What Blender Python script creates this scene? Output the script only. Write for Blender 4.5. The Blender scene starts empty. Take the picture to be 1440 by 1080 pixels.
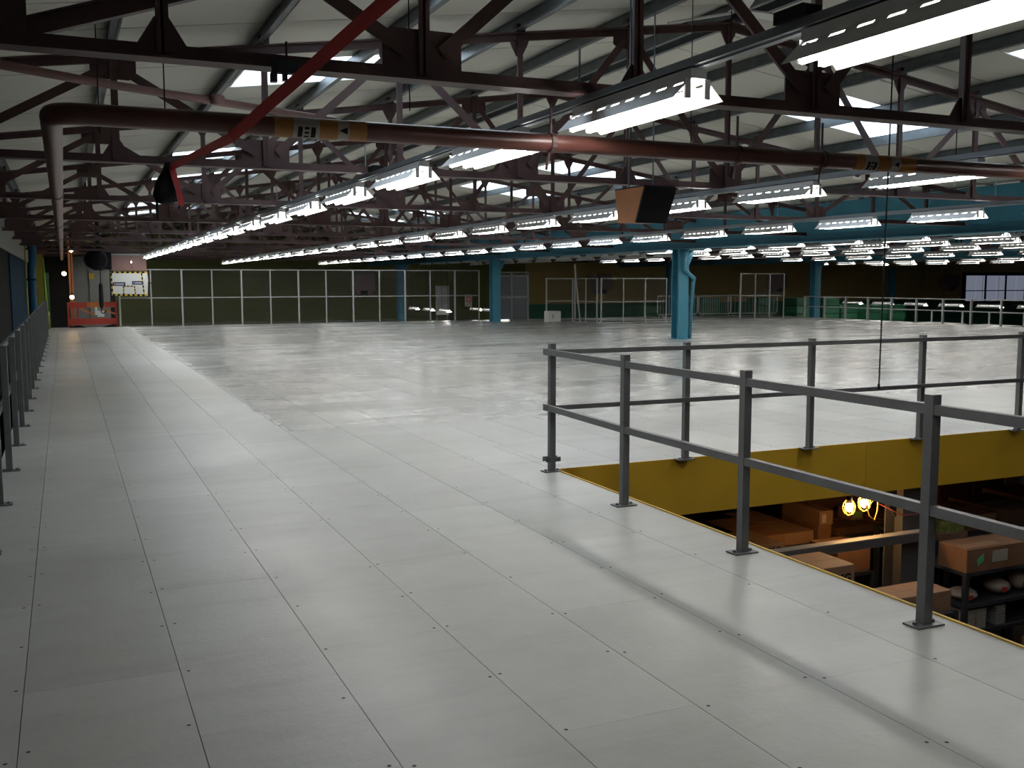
import bpy, math, random
from mathutils import Matrix, Vector
random.seed(7)
sc = bpy.context.scene
col = sc.collection

# ------------------------------------------------------------------ camera
cam_d = bpy.data.cameras.new('camera')
cam_d.sensor_width = 36.0
cam_d.lens = 35.0
cam_d.clip_start = 0.05
cam_d.clip_end = 400
cam = bpy.data.objects.new('camera', cam_d)
col.objects.link(cam)
RX = Vector((0.91247202, -0.40913604, -0.00158276))
DN = Vector((-0.04329955, -0.09272021, -0.99475028))
FW = Vector((0.40684144, 0.90775033, -0.10232001))
m = Matrix((RX, -DN, -FW)).transposed().to_4x4()
m.translation = Vector((0, 0, 1.645))
cam.matrix_world = m
sc.camera = cam

# ------------------------------------------------------------------ sky, exposure
SKY, TUBE, BULB = 4.2, 38.0, 25.0
w = bpy.data.worlds.new('overcast_sky')
sc.world = w
w.use_nodes = True
bg = w.node_tree.nodes['Background']
bg.inputs[0].default_value = (0.86, 0.93, 1.0, 1)
bg.inputs[1].default_value = SKY
sc.view_settings.view_transform = 'Standard'
sc.view_settings.look = 'None'
sc.view_settings.gamma = 1
sc.view_settings.use_curve_mapping = False
sc.view_settings.exposure = 0.0
cy = sc.cycles
cy.use_denoising = True
cy.max_bounces = 6
cy.diffuse_bounces = 4
cy.glossy_bounces = 3
cy.transparent_max_bounces = 12
cy.sample_clamp_indirect = 4.0
cy.caustics_reflective = False
cy.caustics_refractive = False

# ------------------------------------------------------------------ materials
MAT = {}


def mat(name, color, rough=0.6, metal=0.0, var=0.0, scale=3.0, emit=0.0, spec=0.5, bump=0.0, bscale=40.0):
    if name in MAT:
        return MAT[name]
    M = bpy.data.materials.new(name)
    M.use_nodes = True
    nt = M.node_tree
    b = nt.nodes['Principled BSDF']
    b.inputs['Base Color'].default_value = (*color, 1)
    b.inputs['Roughness'].default_value = rough
    b.inputs['Metallic'].default_value = metal
    b.inputs['Specular IOR Level'].default_value = spec
    if emit:
        b.inputs['Emission Color'].default_value = (*color, 1)
        b.inputs['Emission Strength'].default_value = emit
    if var or bump:
        tc = nt.nodes.new('ShaderNodeTexCoord')
        nz = nt.nodes.new('ShaderNodeTexNoise')
        nz.inputs['Scale'].default_value = scale
        nz.inputs['Detail'].default_value = 5
        nt.links.new(tc.outputs['Object'], nz.inputs['Vector'])
        if var:
            mr = nt.nodes.new('ShaderNodeMapRange')
            mr.inputs[1].default_value = 0.3
            mr.inputs[2].default_value = 0.7
            mr.inputs[3].default_value = 1 - var
            mr.inputs[4].default_value = 1 + var
            nt.links.new(nz.outputs[0], mr.inputs[0])
            mx = nt.nodes.new('ShaderNodeMix')
            mx.data_type = 'RGBA'
            mx.blend_type = 'MULTIPLY'
            mx.inputs[0].default_value = 1
            mx.inputs[6].default_value = (*color, 1)
            nt.links.new(mr.outputs[0], mx.inputs[7])
            nt.links.new(mx.outputs[2], b.inputs['Base Color'])
        if bump:
            n2 = nt.nodes.new('ShaderNodeTexNoise')
            n2.inputs['Scale'].default_value = bscale
            nt.links.new(tc.outputs['Object'], n2.inputs['Vector'])
            bp = nt.nodes.new('ShaderNodeBump')
            bp.inputs['Strength'].default_value = bump
            bp.inputs['Distance'].default_value = 0.01
            nt.links.new(n2.outputs[0], bp.inputs['Height'])
            nt.links.new(bp.outputs[0], b.inputs['Normal'])
    MAT[name] = M
    return M


oxide = mat('oxide_paint', (0.088, 0.046, 0.045), 0.5, var=0.25, scale=4)
galv = mat('galvanised_steel', (0.12, 0.14, 0.15), 0.42, 0.5, var=0.15, scale=6)
trunk_m = mat('trunking_steel', (0.30, 0.33, 0.36), 0.45, 0.3, var=0.08)
enamel = mat('white_enamel', (0.74, 0.74, 0.74), 0.4)
tube_m = mat('lit_tube', (1.0, 0.97, 0.92), 0.5, emit=TUBE)
tube_cool = mat('lit_tube_cool', (0.86, 0.95, 1.0), 0.5, emit=TUBE)
tube_off = mat('unlit_tube', (0.7, 0.72, 0.72), 0.3)
bulb_m = mat('warm_bulb', (1.0, 0.62, 0.28), 0.5, emit=BULB)
sheet_m = mat('roof_liner', (0.64, 0.63, 0.555), 0.55, var=0.05, scale=0.7)
rail_m = mat('grey_rail_paint', (0.125, 0.13, 0.135), 0.42, 0.2, var=0.1, scale=8)
blue_m = mat('blue_steel_paint', (0.05, 0.235, 0.34), 0.45, var=0.1)
dkblue_m = mat('dark_blue_paint', (0.006, 0.024, 0.045), 0.9, var=0.1, spec=0.1)
yellow_m = mat('yellow_fascia_paint', (0.62, 0.39, 0.03), 0.5, var=0.05)
black_m = mat('black_plastic', (0.010, 0.010, 0.011), 0.7, spec=0.2)
red_m = mat('red_webbing', (0.42, 0.035, 0.03), 0.7, bump=0.3)
pipe_m = mat('red_brown_pipe', (0.105, 0.04, 0.032), 0.36, var=0.2, scale=3)
pinkpipe_m = mat('pink_primer_pipe', (0.24, 0.13, 0.115), 0.45, var=0.15)
orange_m = mat('orange_marker', (0.36, 0.16, 0.035), 0.5)
white_m = mat('white_board', (0.72, 0.73, 0.70), 0.5)
navy_m = mat('navy_print', (0.02, 0.03, 0.10), 0.5)
hazy_m = mat('hazard_yellow', (0.62, 0.44, 0.03), 0.5)
wood_m = mat('speaker_veneer', (0.26, 0.095, 0.028), 0.4, var=0.25, scale=2)
card_m = mat('cardboard', (0.20, 0.10, 0.05), 0.8, var=0.12, scale=5)
card2_m = mat('cardboard_pale', (0.25, 0.145, 0.085), 0.8, var=0.1, scale=5)
card3_m = mat('cardboard_dark', (0.11, 0.055, 0.03), 0.8, var=0.12, scale=5)
concrete_m = mat('concrete', (0.16, 0.155, 0.15), 0.8, var=0.2, scale=1)
soffit_m = mat('deck_soffit', (0.08, 0.075, 0.07), 0.8)
rackm = mat('rack_dark_steel', (0.035, 0.04, 0.05), 0.5, 0.3)
fence_m = mat('fence_grey', (0.42, 0.43, 0.42), 0.45, 0.2)
wire_m = mat('fence_wire', (0.06, 0.065, 0.065), 0.5, 0.3)
barr_m = mat('barrier_zinc', (0.40, 0.41, 0.41), 0.4, 0.5)
redb_m = mat('barrier_red', (0.42, 0.04, 0.02), 0.5)
orgb_m = mat('barrier_orange', (0.55, 0.17, 0.03), 0.5)
grn_m = mat('crate_green', (0.015, 0.11, 0.05), 0.5, var=0.1)
yg_m = mat('yellow_green_paint', (0.15, 0.165, 0.012), 0.5, var=0.1)
pinkb_m = mat('pink_board', (0.24, 0.14, 0.12), 0.7, var=0.06)
grey_m = mat('grey_cladding', (0.27, 0.28, 0.27), 0.6, var=0.06)
heat_m = mat('heater_pink', (0.34, 0.22, 0.23), 0.6)
wrap_m = mat('shrink_wrap', (0.07, 0.035, 0.03), 0.12, bump=1.0, bscale=14)
grnlab_m = mat('green_label', (0.10, 0.42, 0.22), 0.5)
crate_m = mat('crate_lime', (0.30, 0.34, 0.10), 0.5, var=0.4, scale=22)
leaf_m = mat('label_leaf_green', (0.30, 0.55, 0.16), 0.5)
bag_m = mat('plastic_bag', (0.45, 0.38, 0.34), 0.35, bump=1.0, bscale=10)
cream_m = mat('cream_print', (0.42, 0.39, 0.34), 0.6)
ycable = mat('yellow_cable', (0.62, 0.40, 0.05), 0.45)
brick_m = mat('brown_post_paint', (0.28, 0.12, 0.06), 0.6)
joint_m = mat('seam_dark', (0.20, 0.20, 0.18), 0.7)


def wall_far_mat():
    M = bpy.data.materials.new('far_wall_paint')
    M.use_nodes = True
    nt = M.node_tree
    b = nt.nodes['Principled BSDF']
    b.inputs['Roughness'].default_value = 0.65
    g = nt.nodes.new('ShaderNodeNewGeometry')
    s = nt.nodes.new('ShaderNodeSeparateXYZ')
    nt.links.new(g.outputs['Position'], s.inputs[0])

    def gt(out, v):
        n = nt.nodes.new('ShaderNodeMath')
        n.operation = 'GREATER_THAN'
        n.inputs[1].default_value = v
        nt.links.new(out, n.inputs[0])
        return n.outputs[0]

    def mix(f, a, c):
        n = nt.nodes.new('ShaderNodeMix')
        n.data_type = 'RGBA'
        nt.links.new(f, n.inputs[0])
        for i, v in ((6, a), (7, c)):
            if isinstance(v, tuple):
                n.inputs[i].default_value = (*v, 1)
            else:
                nt.links.new(v, n.inputs[i])
        return n.outputs[2]
    upper = mix(gt(s.outputs[0], 26.0), (0.165, 0.175, 0.05), (0.60, 0.45, 0.17))
    lower = mix(gt(s.outputs[0], 26.0), (0.155, 0.165, 0.048), (0.05, 0.22, 0.13))
    c = mix(gt(s.outputs[2], 0.25), lower, upper)
    wv = nt.nodes.new('ShaderNodeTexWave')
    wv.inputs['Scale'].default_value = 0.9
    wv.inputs['Distortion'].default_value = 0
    wv.bands_direction = 'Z'
    nt.links.new(g.outputs['Position'], wv.inputs['Vector'])
    bp = nt.nodes.new('ShaderNodeBump')
    bp.inputs['Strength'].default_value = 0.15
    bp.inputs['Distance'].default_value = 0.05
    nt.links.new(wv.outputs[0], bp.inputs['Height'])
    nt.links.new(bp.outputs[0], b.inputs['Normal'])
    nt.links.new(c, b.inputs['Base Color'])
    return M


def floor_mat():
    M = bpy.data.materials.new('painted_deck_board')
    M.use_nodes = True
    nt = M.node_tree
    N = nt.nodes.new
    L = nt.links.new
    b = nt.nodes['Principled BSDF']
    g = N('ShaderNodeNewGeometry')
    oi = N('ShaderNodeObjectInfo')

    def rng(src, a, c, lo, hi):
        n = N('ShaderNodeMapRange')
        n.inputs[1].default_value, n.inputs[2].default_value = a, c
        n.inputs[3].default_value, n.inputs[4].default_value = lo, hi
        L(src, n.inputs[0])
        return n.outputs[0]

    def mul(a, c):
        n = N('ShaderNodeMath')
        n.operation = 'MULTIPLY'
        L(a, n.inputs[0])
        L(c, n.inputs[1])
        return n.outputs[0]

    def noise(sx, sy, sz, scale, detail=4, rough=0.55):
        mp = N('ShaderNodeMapping')
        mp.inputs['Scale'].default_value = (sx, sy, sz)
        L(g.outputs['Position'], mp.inputs[0])
        n = N('ShaderNodeTexNoise')
        n.inputs['Scale'].default_value = scale
        n.inputs['Detail'].default_value = detail
        n.inputs['Roughness'].default_value = rough
        L(mp.outputs[0], n.inputs['Vector'])
        return n.outputs[0]
    sep = N('ShaderNodeSeparateXYZ')
    L(g.outputs['Position'], sep.inputs[0])

    def addn(a, c, k):
        n = N('ShaderNodeMath')
        n.operation = 'MULTIPLY_ADD'
        L(c, n.inputs[0])
        n.inputs[1].default_value = k
        L(a, n.inputs[2])
        return n.outputs[0]
    wob = noise(1, 1, 1, 1.6, 5)
    xw, yw = addn(sep.outputs[0], wob, 0.5), addn(sep.outputs[1], wob, 1.2)
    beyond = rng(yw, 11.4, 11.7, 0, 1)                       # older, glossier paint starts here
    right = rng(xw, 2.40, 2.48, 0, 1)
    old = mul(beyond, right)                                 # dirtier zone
    strip = mul(mul(beyond, rng(xw, 2.40, 2.48, 1, 0)), rng(xw, 1.18, 1.5, 0, 1))   # matt clean strip; the light row's reflection is also painted into its colour
    per = rng(oi.outputs['Random'], 0, 1, 0.92, 1.06)
    big = rng(noise(1, 1, 1, 0.35), 0.35, 0.65, 0.93, 1.06)
    scuff = rng(noise(1, 1, 1, 5.0, 8, 0.7), 0.3, 0.7, 0.95, 1.05)
    drag = rng(noise(0.5, 3.0, 1, 1.3, 7, 0.7), 0.52, 0.72, 1.0, 0.86)
    sm = rng(noise(0.16, 1.0, 1, 1.1, 6, 0.65), 0.42, 0.74, 0.0, 0.24)
    smear = N('ShaderNodeMath')
    smear.operation = 'SUBTRACT'
    smear.inputs[0].default_value = 1.0
    L(mul(sm, old), smear.inputs[1])
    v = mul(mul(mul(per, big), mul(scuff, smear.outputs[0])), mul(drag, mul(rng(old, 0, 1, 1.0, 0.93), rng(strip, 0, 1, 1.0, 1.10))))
    mx = N('ShaderNodeMix')
    mx.data_type = 'RGBA'
    mx.blend_type = 'MULTIPLY'
    mx.inputs[0].default_value = 1
    mx.inputs[6].default_value = (0.475, 0.485, 0.465, 1)
    L(v, mx.inputs[7])
    L(mx.outputs[2], b.inputs['Base Color'])
    rr = rng(noise(0.3, 1.0, 1, 0.9, 6, 0.6), 0.35, 0.65, 0.29, 0.44)
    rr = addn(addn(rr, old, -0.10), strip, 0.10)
    L(rr, b.inputs['Roughness'])
    b.inputs['Specular IOR Level'].default_value = 0.5
    bp = N('ShaderNodeBump')
    bp.inputs['Strength'].default_value = 0.12
    bp.inputs['Distance'].default_value = 0.01
    L(noise(1, 1, 1, 30, 3), bp.inputs['Height'])
    L(bp.outputs[0], b.inputs['Normal'])
    return M


def skylight_mat():
    M = bpy.data.materials.new('frosted_rooflight')
    M.use_nodes = True
    nt = M.node_tree
    for n in list(nt.nodes):
        if n.type == 'BSDF_PRINCIPLED':
            nt.nodes.remove(n)
    out = [n for n in nt.nodes if n.type == 'OUTPUT_MATERIAL'][0]
    t = nt.nodes.new('ShaderNodeBsdfTransparent')
    t.inputs[0].default_value = (0.92, 0.96, 1, 1)
    d = nt.nodes.new('ShaderNodeBsdfTranslucent')
    d.inputs[0].default_value = (0.85, 0.88, 0.9, 1)
    x = nt.nodes.new('ShaderNodeMixShader')
    x.inputs[0].default_value = 0.45
    nt.links.new(t.outputs[0], x.inputs[1])
    nt.links.new(d.outputs[0], x.inputs[2])
    nt.links.new(x.outputs[0], out.inputs[0])
    return M


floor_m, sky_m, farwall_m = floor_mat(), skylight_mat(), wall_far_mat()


# ------------------------------------------------------------------ mesh helpers
class MB:
    def __init__(self):
        self.v, self.f = [], []

    def add(self, vs, fs):
        o = len(self.v)
        self.v += [tuple(p) for p in vs]
        self.f += [tuple(i + o for i in f) for f in fs]
        return self

    def box(self, x0, x1, y0, y1, z0, z1):
        vs = [(x0, y0, z0), (x1, y0, z0), (x1, y1, z0), (x0, y1, z0), (x0, y0, z1), (x1, y0, z1), (x1, y1, z1), (x0, y1, z1)]
        return self.add(vs, [(3, 2, 1, 0), (4, 5, 6, 7), (0, 1, 5, 4), (1, 2, 6, 5), (2, 3, 7, 6), (3, 0, 4, 7)])

    def bbox(self, x0, x1, y0, y1, z0, z1, b=0.008):
        """box with chamfered vertical and top edges"""
        def ring(i, z):
            return [(x0 + b + i, y0 + i, z), (x1 - b - i, y0 + i, z), (x1 - i, y0 + b + i, z), (x1 - i, y1 - b - i, z),
                    (x1 - b - i, y1 - i, z), (x0 + b + i, y1 - i, z), (x0 + i, y1 - b - i, z), (x0 + i, y0 + b + i, z)]
        vs = ring(0, z0) + ring(0, z1 - b) + ring(b, z1)
        fs = [tuple(range(7, -1, -1)), tuple(range(16, 24))]
        for k in (0, 8):
            fs += [(k + i, k + (i + 1) % 8, k + 8 + (i + 1) % 8, k + 8 + i) for i in range(8)]
        return self.add(vs, fs)

    def bar(self, a, b, wd, ht, up=(0, 0, 1)):
        a, b = Vector(a), Vector(b)
        d = (b - a).normalized()
        u = Vector(up)
        s = d.cross(u)
        if s.length < 1e-4:
            s = d.cross(Vector((1, 0, 0)))
        s.normalize()
        u = s.cross(d).normalized()
        vs = []
        for p in (a, b):
            for i, j in ((-1, -1), (1, -1), (1, 1), (-1, 1)):
                vs.append(p + s * (i * wd / 2) + u * (j * ht / 2))
        return self.add(vs, [(3, 2, 1, 0), (4, 5, 6, 7), (0, 1, 5, 4), (1, 2, 6, 5), (2, 3, 7, 6), (3, 0, 4, 7)])

    def tube(self, pts, r, n=10, cap=True):
        pts = [Vector(p) for p in pts]
        o = len(self.v)
        rs = r if isinstance(r, (list, tuple)) else [r] * len(pts)
        ref = None
        for i, p in enumerate(pts):
            d = (pts[min(i + 1, len(pts) - 1)] - pts[max(i - 1, 0)]).normalized()
            if ref is None:
                ref = Vector((0, 0, 1)) if abs(d.z) < 0.9 else Vector((1, 0, 0))
            s = d.cross(ref).normalized()
            u = s.cross(d).normalized()
            ref = u
            for k in range(n):
                t = 2 * math.pi * k / n
                self.v.append(tuple(p + (s * math.cos(t) + u * math.sin(t)) * rs[i]))
        for i in range(len(pts) - 1):
            for k in range(n):
                self.f.append((o + i * n + k, o + i * n + (k + 1) % n, o + (i + 1) * n + (k + 1) % n, o + (i + 1) * n + k))
        if cap:
            self.f.append(tuple(o + k for k in range(n - 1, -1, -1)))
            self.f.append(tuple(o + (len(pts) - 1) * n + k for k in range(n)))
        return self

    def prism(self, poly, axis, t0, t1):
        """polygon in the two other axes, extruded along axis ('x','y','z')"""
        def P(a, b, t):
            return {'x': (t, a, b), 'y': (a, t, b), 'z': (a, b, t)}[axis]
        n = len(poly)
        vs = [P(a, b, t0) for a, b in poly] + [P(a, b, t1) for a, b in poly]
        fs = [tuple(range(n)), tuple(range(2 * n - 1, n - 1, -1))]
        fs += [(i, n + i, n + (i + 1) % n, (i + 1) % n) for i in range(n)]
        return self.add(vs, fs)

    def ball(self, c, r, n=8, m=6, sz=1.0):
        o = len(self.v)
        for j in range(m + 1):
            ph = math.pi * j / m
            for k in range(n):
                t = 2 * math.pi * k / n
                self.v.append((c[0] + r * math.sin(ph) * math.cos(t), c[1] + r * math.sin(ph) * math.sin(t), c[2] + r * sz * math.cos(ph)))
        for j in range(m):
            for k in range(n):
                self.f.append((o + j * n + k, o + (j + 1) * n + k, o + (j + 1) * n + (k + 1) % n, o + j * n + (k + 1) % n))
        return self

    def mesh(self, name, m_, smooth=False, off=(0, 0, 0)):
        me = bpy.data.meshes.new(name)
        ox, oy, oz = off
        me.from_pydata([(x - ox, y - oy, z - oz) for x, y, z in self.v], [], self.f)
        me.materials.append(m_)
        me.update()
        if smooth:
            me.polygons.foreach_set('use_smooth', [True] * len(me.polygons))
        return me


def link(name, me, parent=None, loc=(0, 0, 0)):
    o = bpy.data.objects.new(name, me)
    col.objects.link(o)
    o.location = loc
    if parent is not None:
        o.parent = parent
    return o


def part(name, mb, m_, parent, smooth=False):
    """mb in world coordinates; parent unrotated"""
    off = (0, 0, 0)
    p = parent
    while p is not None:
        off = tuple(off[i] + p.location[i] for i in range(3))
        p = p.parent
    return link(name, mb.mesh(name, m_, smooth, off), parent)


def tag(o, label, cat, group=None, kind=None):
    if label:
        o['label'] = label
    if cat:
        o['category'] = cat
    if group:
        o['group'] = group
    if kind:
        o['kind'] = kind
    return o


def thing(name, label, cat, loc, group=None):
    o = bpy.data.objects.new(name, None)
    col.objects.link(o)
    o.location = loc
    o.empty_display_size = 0.1
    return tag(o, label, cat, group)


def struct(name, mb, m_, label, smooth=False):
    o = link(name, mb.mesh(name, m_, smooth))
    o['kind'] = 'structure'
    o['label'] = label
    o['category'] = name.split('_')[0]
    return o


def copy_tree(o, parent=None, loc=None):
    c = o.copy()
    col.objects.link(c)
    c.parent = parent
    if loc is not None:
        c.location = loc
    for ch in list(o.children):
        copy_tree(ch, c)
    return c


def text_part(txt, size, m_, parent, M4, name='lettering'):
    cu = bpy.data.curves.new('t', 'FONT')
    cu.body = txt
    cu.size = size
    cu.align_x = 'CENTER'
    cu.align_y = 'CENTER'
    cu.extrude = 0.0015
    cu.offset = 0.004 * size / 0.1
    to = bpy.data.objects.new('t', cu)
    col.objects.link(to)
    dg = bpy.context.evaluated_depsgraph_get()
    me = bpy.data.meshes.new_from_object(to.evaluated_get(dg))
    bpy.data.objects.remove(to)
    me.materials.clear()
    me.materials.append(m_)
    o = link(name, me, parent)
    if parent is not None:
        M4 = Matrix.Translation(-Vector(parent.location)) @ M4
    o.matrix_local = M4
    return o


FRONT = Matrix(((1, 0, 0, 0), (0, 0, -1, 0), (0, 1, 0, 0), (0, 0, 0, 1)))   # text facing -Y

# ------------------------------------------------------------------ constants of the building
XE, YE = 3.87, 7.72          # edges of the floor opening
XL, XR, YB, YF = -0.60, 31.2, -6.0, 39.9   # mezzanine deck
X_OPEN2 = 14.0               # right side of the opening
Y_OPEN0 = -3.0
RIDGE, PAN = 7.03, 1.31
ZB, ZT, SL = 2.70, 4.53, 0.14
V1, V2 = 16.1, 32.7
WL = -1.15
LOW = -3.2
TR_Y = [5.15 + 4.5 * k for k in range(0, 11)]
SKYL = [(7.0, 8.57), (11.35, 12.9), (19.75, 21.5), (24.75, 26.3), (33.0, 34.6), (37.6, 39.1)]

# ------------------------------------------------------------------ floor
deck = MB()
for a in ((XL, XE, YB, YF), (XE, XR, YE, YF), (XE, X_OPEN2, YB, Y_OPEN0), (X_OPEN2, XR, YB, YE)):
    deck.box(a[0], a[1], a[2], a[3], -0.10, -0.037)
floor = struct('floor', deck, soffit_m, 'pale grey painted mezzanine deck of long screwed-down boards')
board_cache = {}


def rects_minus_hole(x0, x1, y0, y1):
    """cut the stair/void opening out of a board"""
    hx0, hx1, hy0, hy1 = XE, X_OPEN2, Y_OPEN0, YE
    if x1 <= hx0 or x0 >= hx1 or y1 <= hy0 or y0 >= hy1:
        return [(x0, x1, y0, y1)]
    out = []
    if x0 < hx0:
        out.append((x0, hx0, y0, y1))
        x0 = hx0
    if x1 > hx1:
        out.append((hx1, x1, y0, y1))
        x1 = hx1
    if y0 < hy0:
        out.append((x0, x1, y0, hy0))
    if y1 > hy1:
        out.append((x0, x1, hy1, y1))
    return out


boards = []
k = 0
x = -0.217 - 0.6
while x < XR:
    y = (4.32 if k % 2 else 3.12) - 2.4 * 5
    while y < YF:
        r = (max(x, XL), min(x + 0.6, XR), max(y, YB), min(y + 2.4, YF))
        if r[1] - r[0] > 0.02 and r[3] - r[2] > 0.02:
            boards += [q for q in rects_minus_hole(*r) if q[1] - q[0] > 0.02 and q[3] - q[2] > 0.02]
        y += 2.4
    x += 0.6
    k += 1


def view_size(q):
    c = Vector(((q[0] + q[1]) / 2, (q[2] + q[3]) / 2, -1.645))
    d = c.dot(FW)
    if d < 0.8:
        return 0
    u = 1400 * c.dot(RX) / d
    if abs(u) > 800:
        return 0
    if 1400 * c.dot(DN) / d > 700:
        return 0
    return (q[1] - q[0]) * (q[3] - q[2]) / d ** 3


boards.sort(key=view_size, reverse=True)
GAP, GAPY = 0.0016, 0.0005
rest = MB()
for i, q in enumerate(boards):
    wx, wy = q[1] - q[0] - 2 * GAP, q[3] - q[2] - 2 * GAPY
    cx_, cy_ = (q[0] + q[1]) / 2, (q[2] + q[3]) / 2
    if i < 298:
        key = (round(wx, 3), round(wy, 3))
        if key not in board_cache:
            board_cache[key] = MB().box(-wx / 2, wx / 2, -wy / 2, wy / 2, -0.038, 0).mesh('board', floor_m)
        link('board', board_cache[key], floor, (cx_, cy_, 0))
    else:
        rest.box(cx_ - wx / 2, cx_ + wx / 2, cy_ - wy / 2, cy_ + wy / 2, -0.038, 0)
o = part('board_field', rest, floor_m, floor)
o['kind'] = 'stuff'
screws = MB()
for k in range(0, 22):
    xj = -0.217 + 0.6 * k
    for n in range(0, 26):
        yj = 1.92 + 0.6 * n
        for s in (-1, 1):
            if random.random() < 0.2:
                continue
            X_, Y_ = xj + s * (0.028 + random.uniform(-.006, .012)), yj + random.uniform(-.04, .04)
            if X_ > XE - 0.05 and Y_ < YE + 0.05:
                continue
            screws.add([(X_ + 0.0085 * math.cos(t), Y_ + 0.0085 * math.sin(t), 0.0012) for t in [math.pi * j / 3 for j in range(6)]], [(0, 1, 2, 3, 4, 5)])
o = part('screw_head', screws, mat('screw_black', (0.03, 0.03, 0.03), 0.6), floor)
o['kind'] = 'stuff'

# yellow edge plates of the opening
t1 = struct('trim_1', MB().box(XE - 0.01, X_OPEN2 + 0.02, YE + 0.012, YE + 0.03, -0.50, -0.02), soffit_m, 'mustard yellow fascia plates along the far edge of the opening')
xs = [XE + 0.002, 7.44, 11.0, X_OPEN2]
for a, b in zip(xs, xs[1:]):
    part('plate', MB().box(a, b - 0.006, YE - 0.006, YE + 0.012, -0.535, 0.004), yellow_m, t1)
t2 = struct('trim_2', MB().box(XE - 0.03, XE - 0.012, Y_OPEN0, YE, -0.50, -0.102), soffit_m, 'thin yellow edging along the near side of the opening')
ys = [Y_OPEN0, 0.9, 4.0, YE - 0.01]
for a, b in zip(ys, ys[1:]):
    part('plate', MB().box(XE - 0.002, XE + 0.014, a, b - 0.004, -0.53, 0.008), yellow_m, t2)

# ------------------------------------------------------------------ lower storey shell
struct('floor_lower', MB().box(-3, 88, -8, 57, LOW - 0.2, LOW), concrete_m, 'dark concrete ground floor below the mezzanine')
jo = MB()
for k in range(0, 30):
    yj = YE + 0.35 + k * 1.1
    jo.box(XL, XR, yj, yj + 0.06, -0.30, -0.101)
struct('ceiling_lower', jo, soffit_m, 'dark steel joists under the mezzanine deck')

# ------------------------------------------------------------------ walls
wl = MB().box(WL - 0.2, WL, -8, 57, LOW, 2.35)
wall_left = struct('wall_left', wl, mat('wall_charcoal', (0.018, 0.019, 0.018), 0.95, var=0.1, spec=0.05), 'dark side wall behind the grey guard rail')
clad = MB()
for k in range(0, 140):
    yk = -6 + k * 0.42
    clad.prism([(WL - 0.2, yk), (WL, yk), (WL + 0.03, yk + 0.06), (WL + 0.03, yk + 0.24), (WL, yk + 0.30), (WL, yk + 0.42), (WL - 0.2, yk + 0.42)], 'z', 2.36, 4.2)
part('cladding', clad, mat('pale_cladding', (0.26, 0.255, 0.23), 0.6), wall_left)
part('blue_panel', MB().box(WL, WL + 0.03, 26.2, 36.4, -0.8, 2.3), dkblue_m, wall_left)
part('corner_strip', MB().box(WL, WL + 0.06, 36.4, 37.0, -0.8, 2.9), yg_m, wall_left)
wall_return = struct('wall_return', MB().box(WL + 0.04, -0.66, 41.5, 42.2, LOW, 3.0), yg_m, 'yellow-green painted wall return at the end of the guard rail')
part('green_panel', MB().box(-0.66, -0.50, 41.6, 42.2, LOW, 2.0), mat('mid_green_paint', (0.02, 0.13, 0.05), 0.5), wall_return)
wall_far = struct('wall_far', MB().box(-3, 88, 56, 56.3, LOW, 6), farwall_m, 'olive and ochre painted end wall with a dark green lower band')
wn = MB()
for i in range(9):
    x0 = 63.4 + i * 2.2
    wn.box(x0, x0 + 1.9, 55.9, 55.96, 0.1, 2.1)
win = struct('window_1', MB().box(63.0, 84, 55.97, 55.99, -0.1, 2.3), dkblue_m, 'pale blue translucent glazing strip with dark blue mullions')
for i in range(9):
    x0 = 63.4 + i * 2.2
    part('pane', MB().box(x0, x0 + 0.93, 55.9, 55.96, 0.1, 0.85).box(x0, x0 + 0.93, 55.9, 55.96, 0.92, 2.05).box(x0 + 0.98, x0 + 1.9, 55.9, 55.96, 0.1, 0.85).box(x0 + 0.98, x0 + 1.9, 55.9, 55.96, 0.92, 2.05),
         mat('backlit_glazing', (0.55, 0.60, 0.78), 0.5, emit=0.25), win)
struct('wall_right', MB().box(87.7, 88, -8, 57, LOW, 6), grey_m, 'distant side wall of the hall')
struct('wall_rear', MB().box(-3, 88, -8.2, -8, LOW, 6), grey_m, 'rear wall of the hall')
struct('wall_bay', MB().box(-1.1, 2.0, 46.0, 46.2, LOW, 3.3), mat('bay_grey', (0.03, 0.03, 0.028), 0.9, var=0.1, spec=0.1), 'grey wall of the dim loading bay at the far corner')

# ------------------------------------------------------------------ roof
ceil_root = struct('ceiling', MB().box(RIDGE - 0.12, RIDGE + 0.12, -8, 57, ZT + 0.215, ZT + 0.225), sheet_m, 'off-white lined pitched roof with white rooflight panels')
DZ = ZT + 0.21   # underside at ridge


def zr(x_, ridge=RIDGE):
    return DZ - SL * abs(x_ - ridge)


def sheet(x0, x1, y0, y1, m_, name, ridge=RIDGE, groove=0.017, th=0.05):
    a, b = (x0, x1)
    za, zb_ = zr(a, ridge), zr(b, ridge)
    mb = MB()
    prof = [(y0 + groove, 0), (y1 - groove, 0), (y1 - groove * 0.6, 0.03), (y1, 0.03), (y1, th), (y0, th), (y0, 0.03), (y0 + groove * 0.6, 0.03)]
    n = len(prof)
    vs = [(a, y_, za + z_) for y_, z_ in prof] + [(b, y_, zb_ + z_) for y_, z_ in prof]
    fs = [tuple(range(n)), tuple(range(2 * n - 1, n - 1, -1))] + [(i, n + i, n + (i + 1) % n, (i + 1) % n) for i in range(n)]
    mb.add(vs, fs)
    return part(name, mb, m_, ceil_root)


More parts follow.
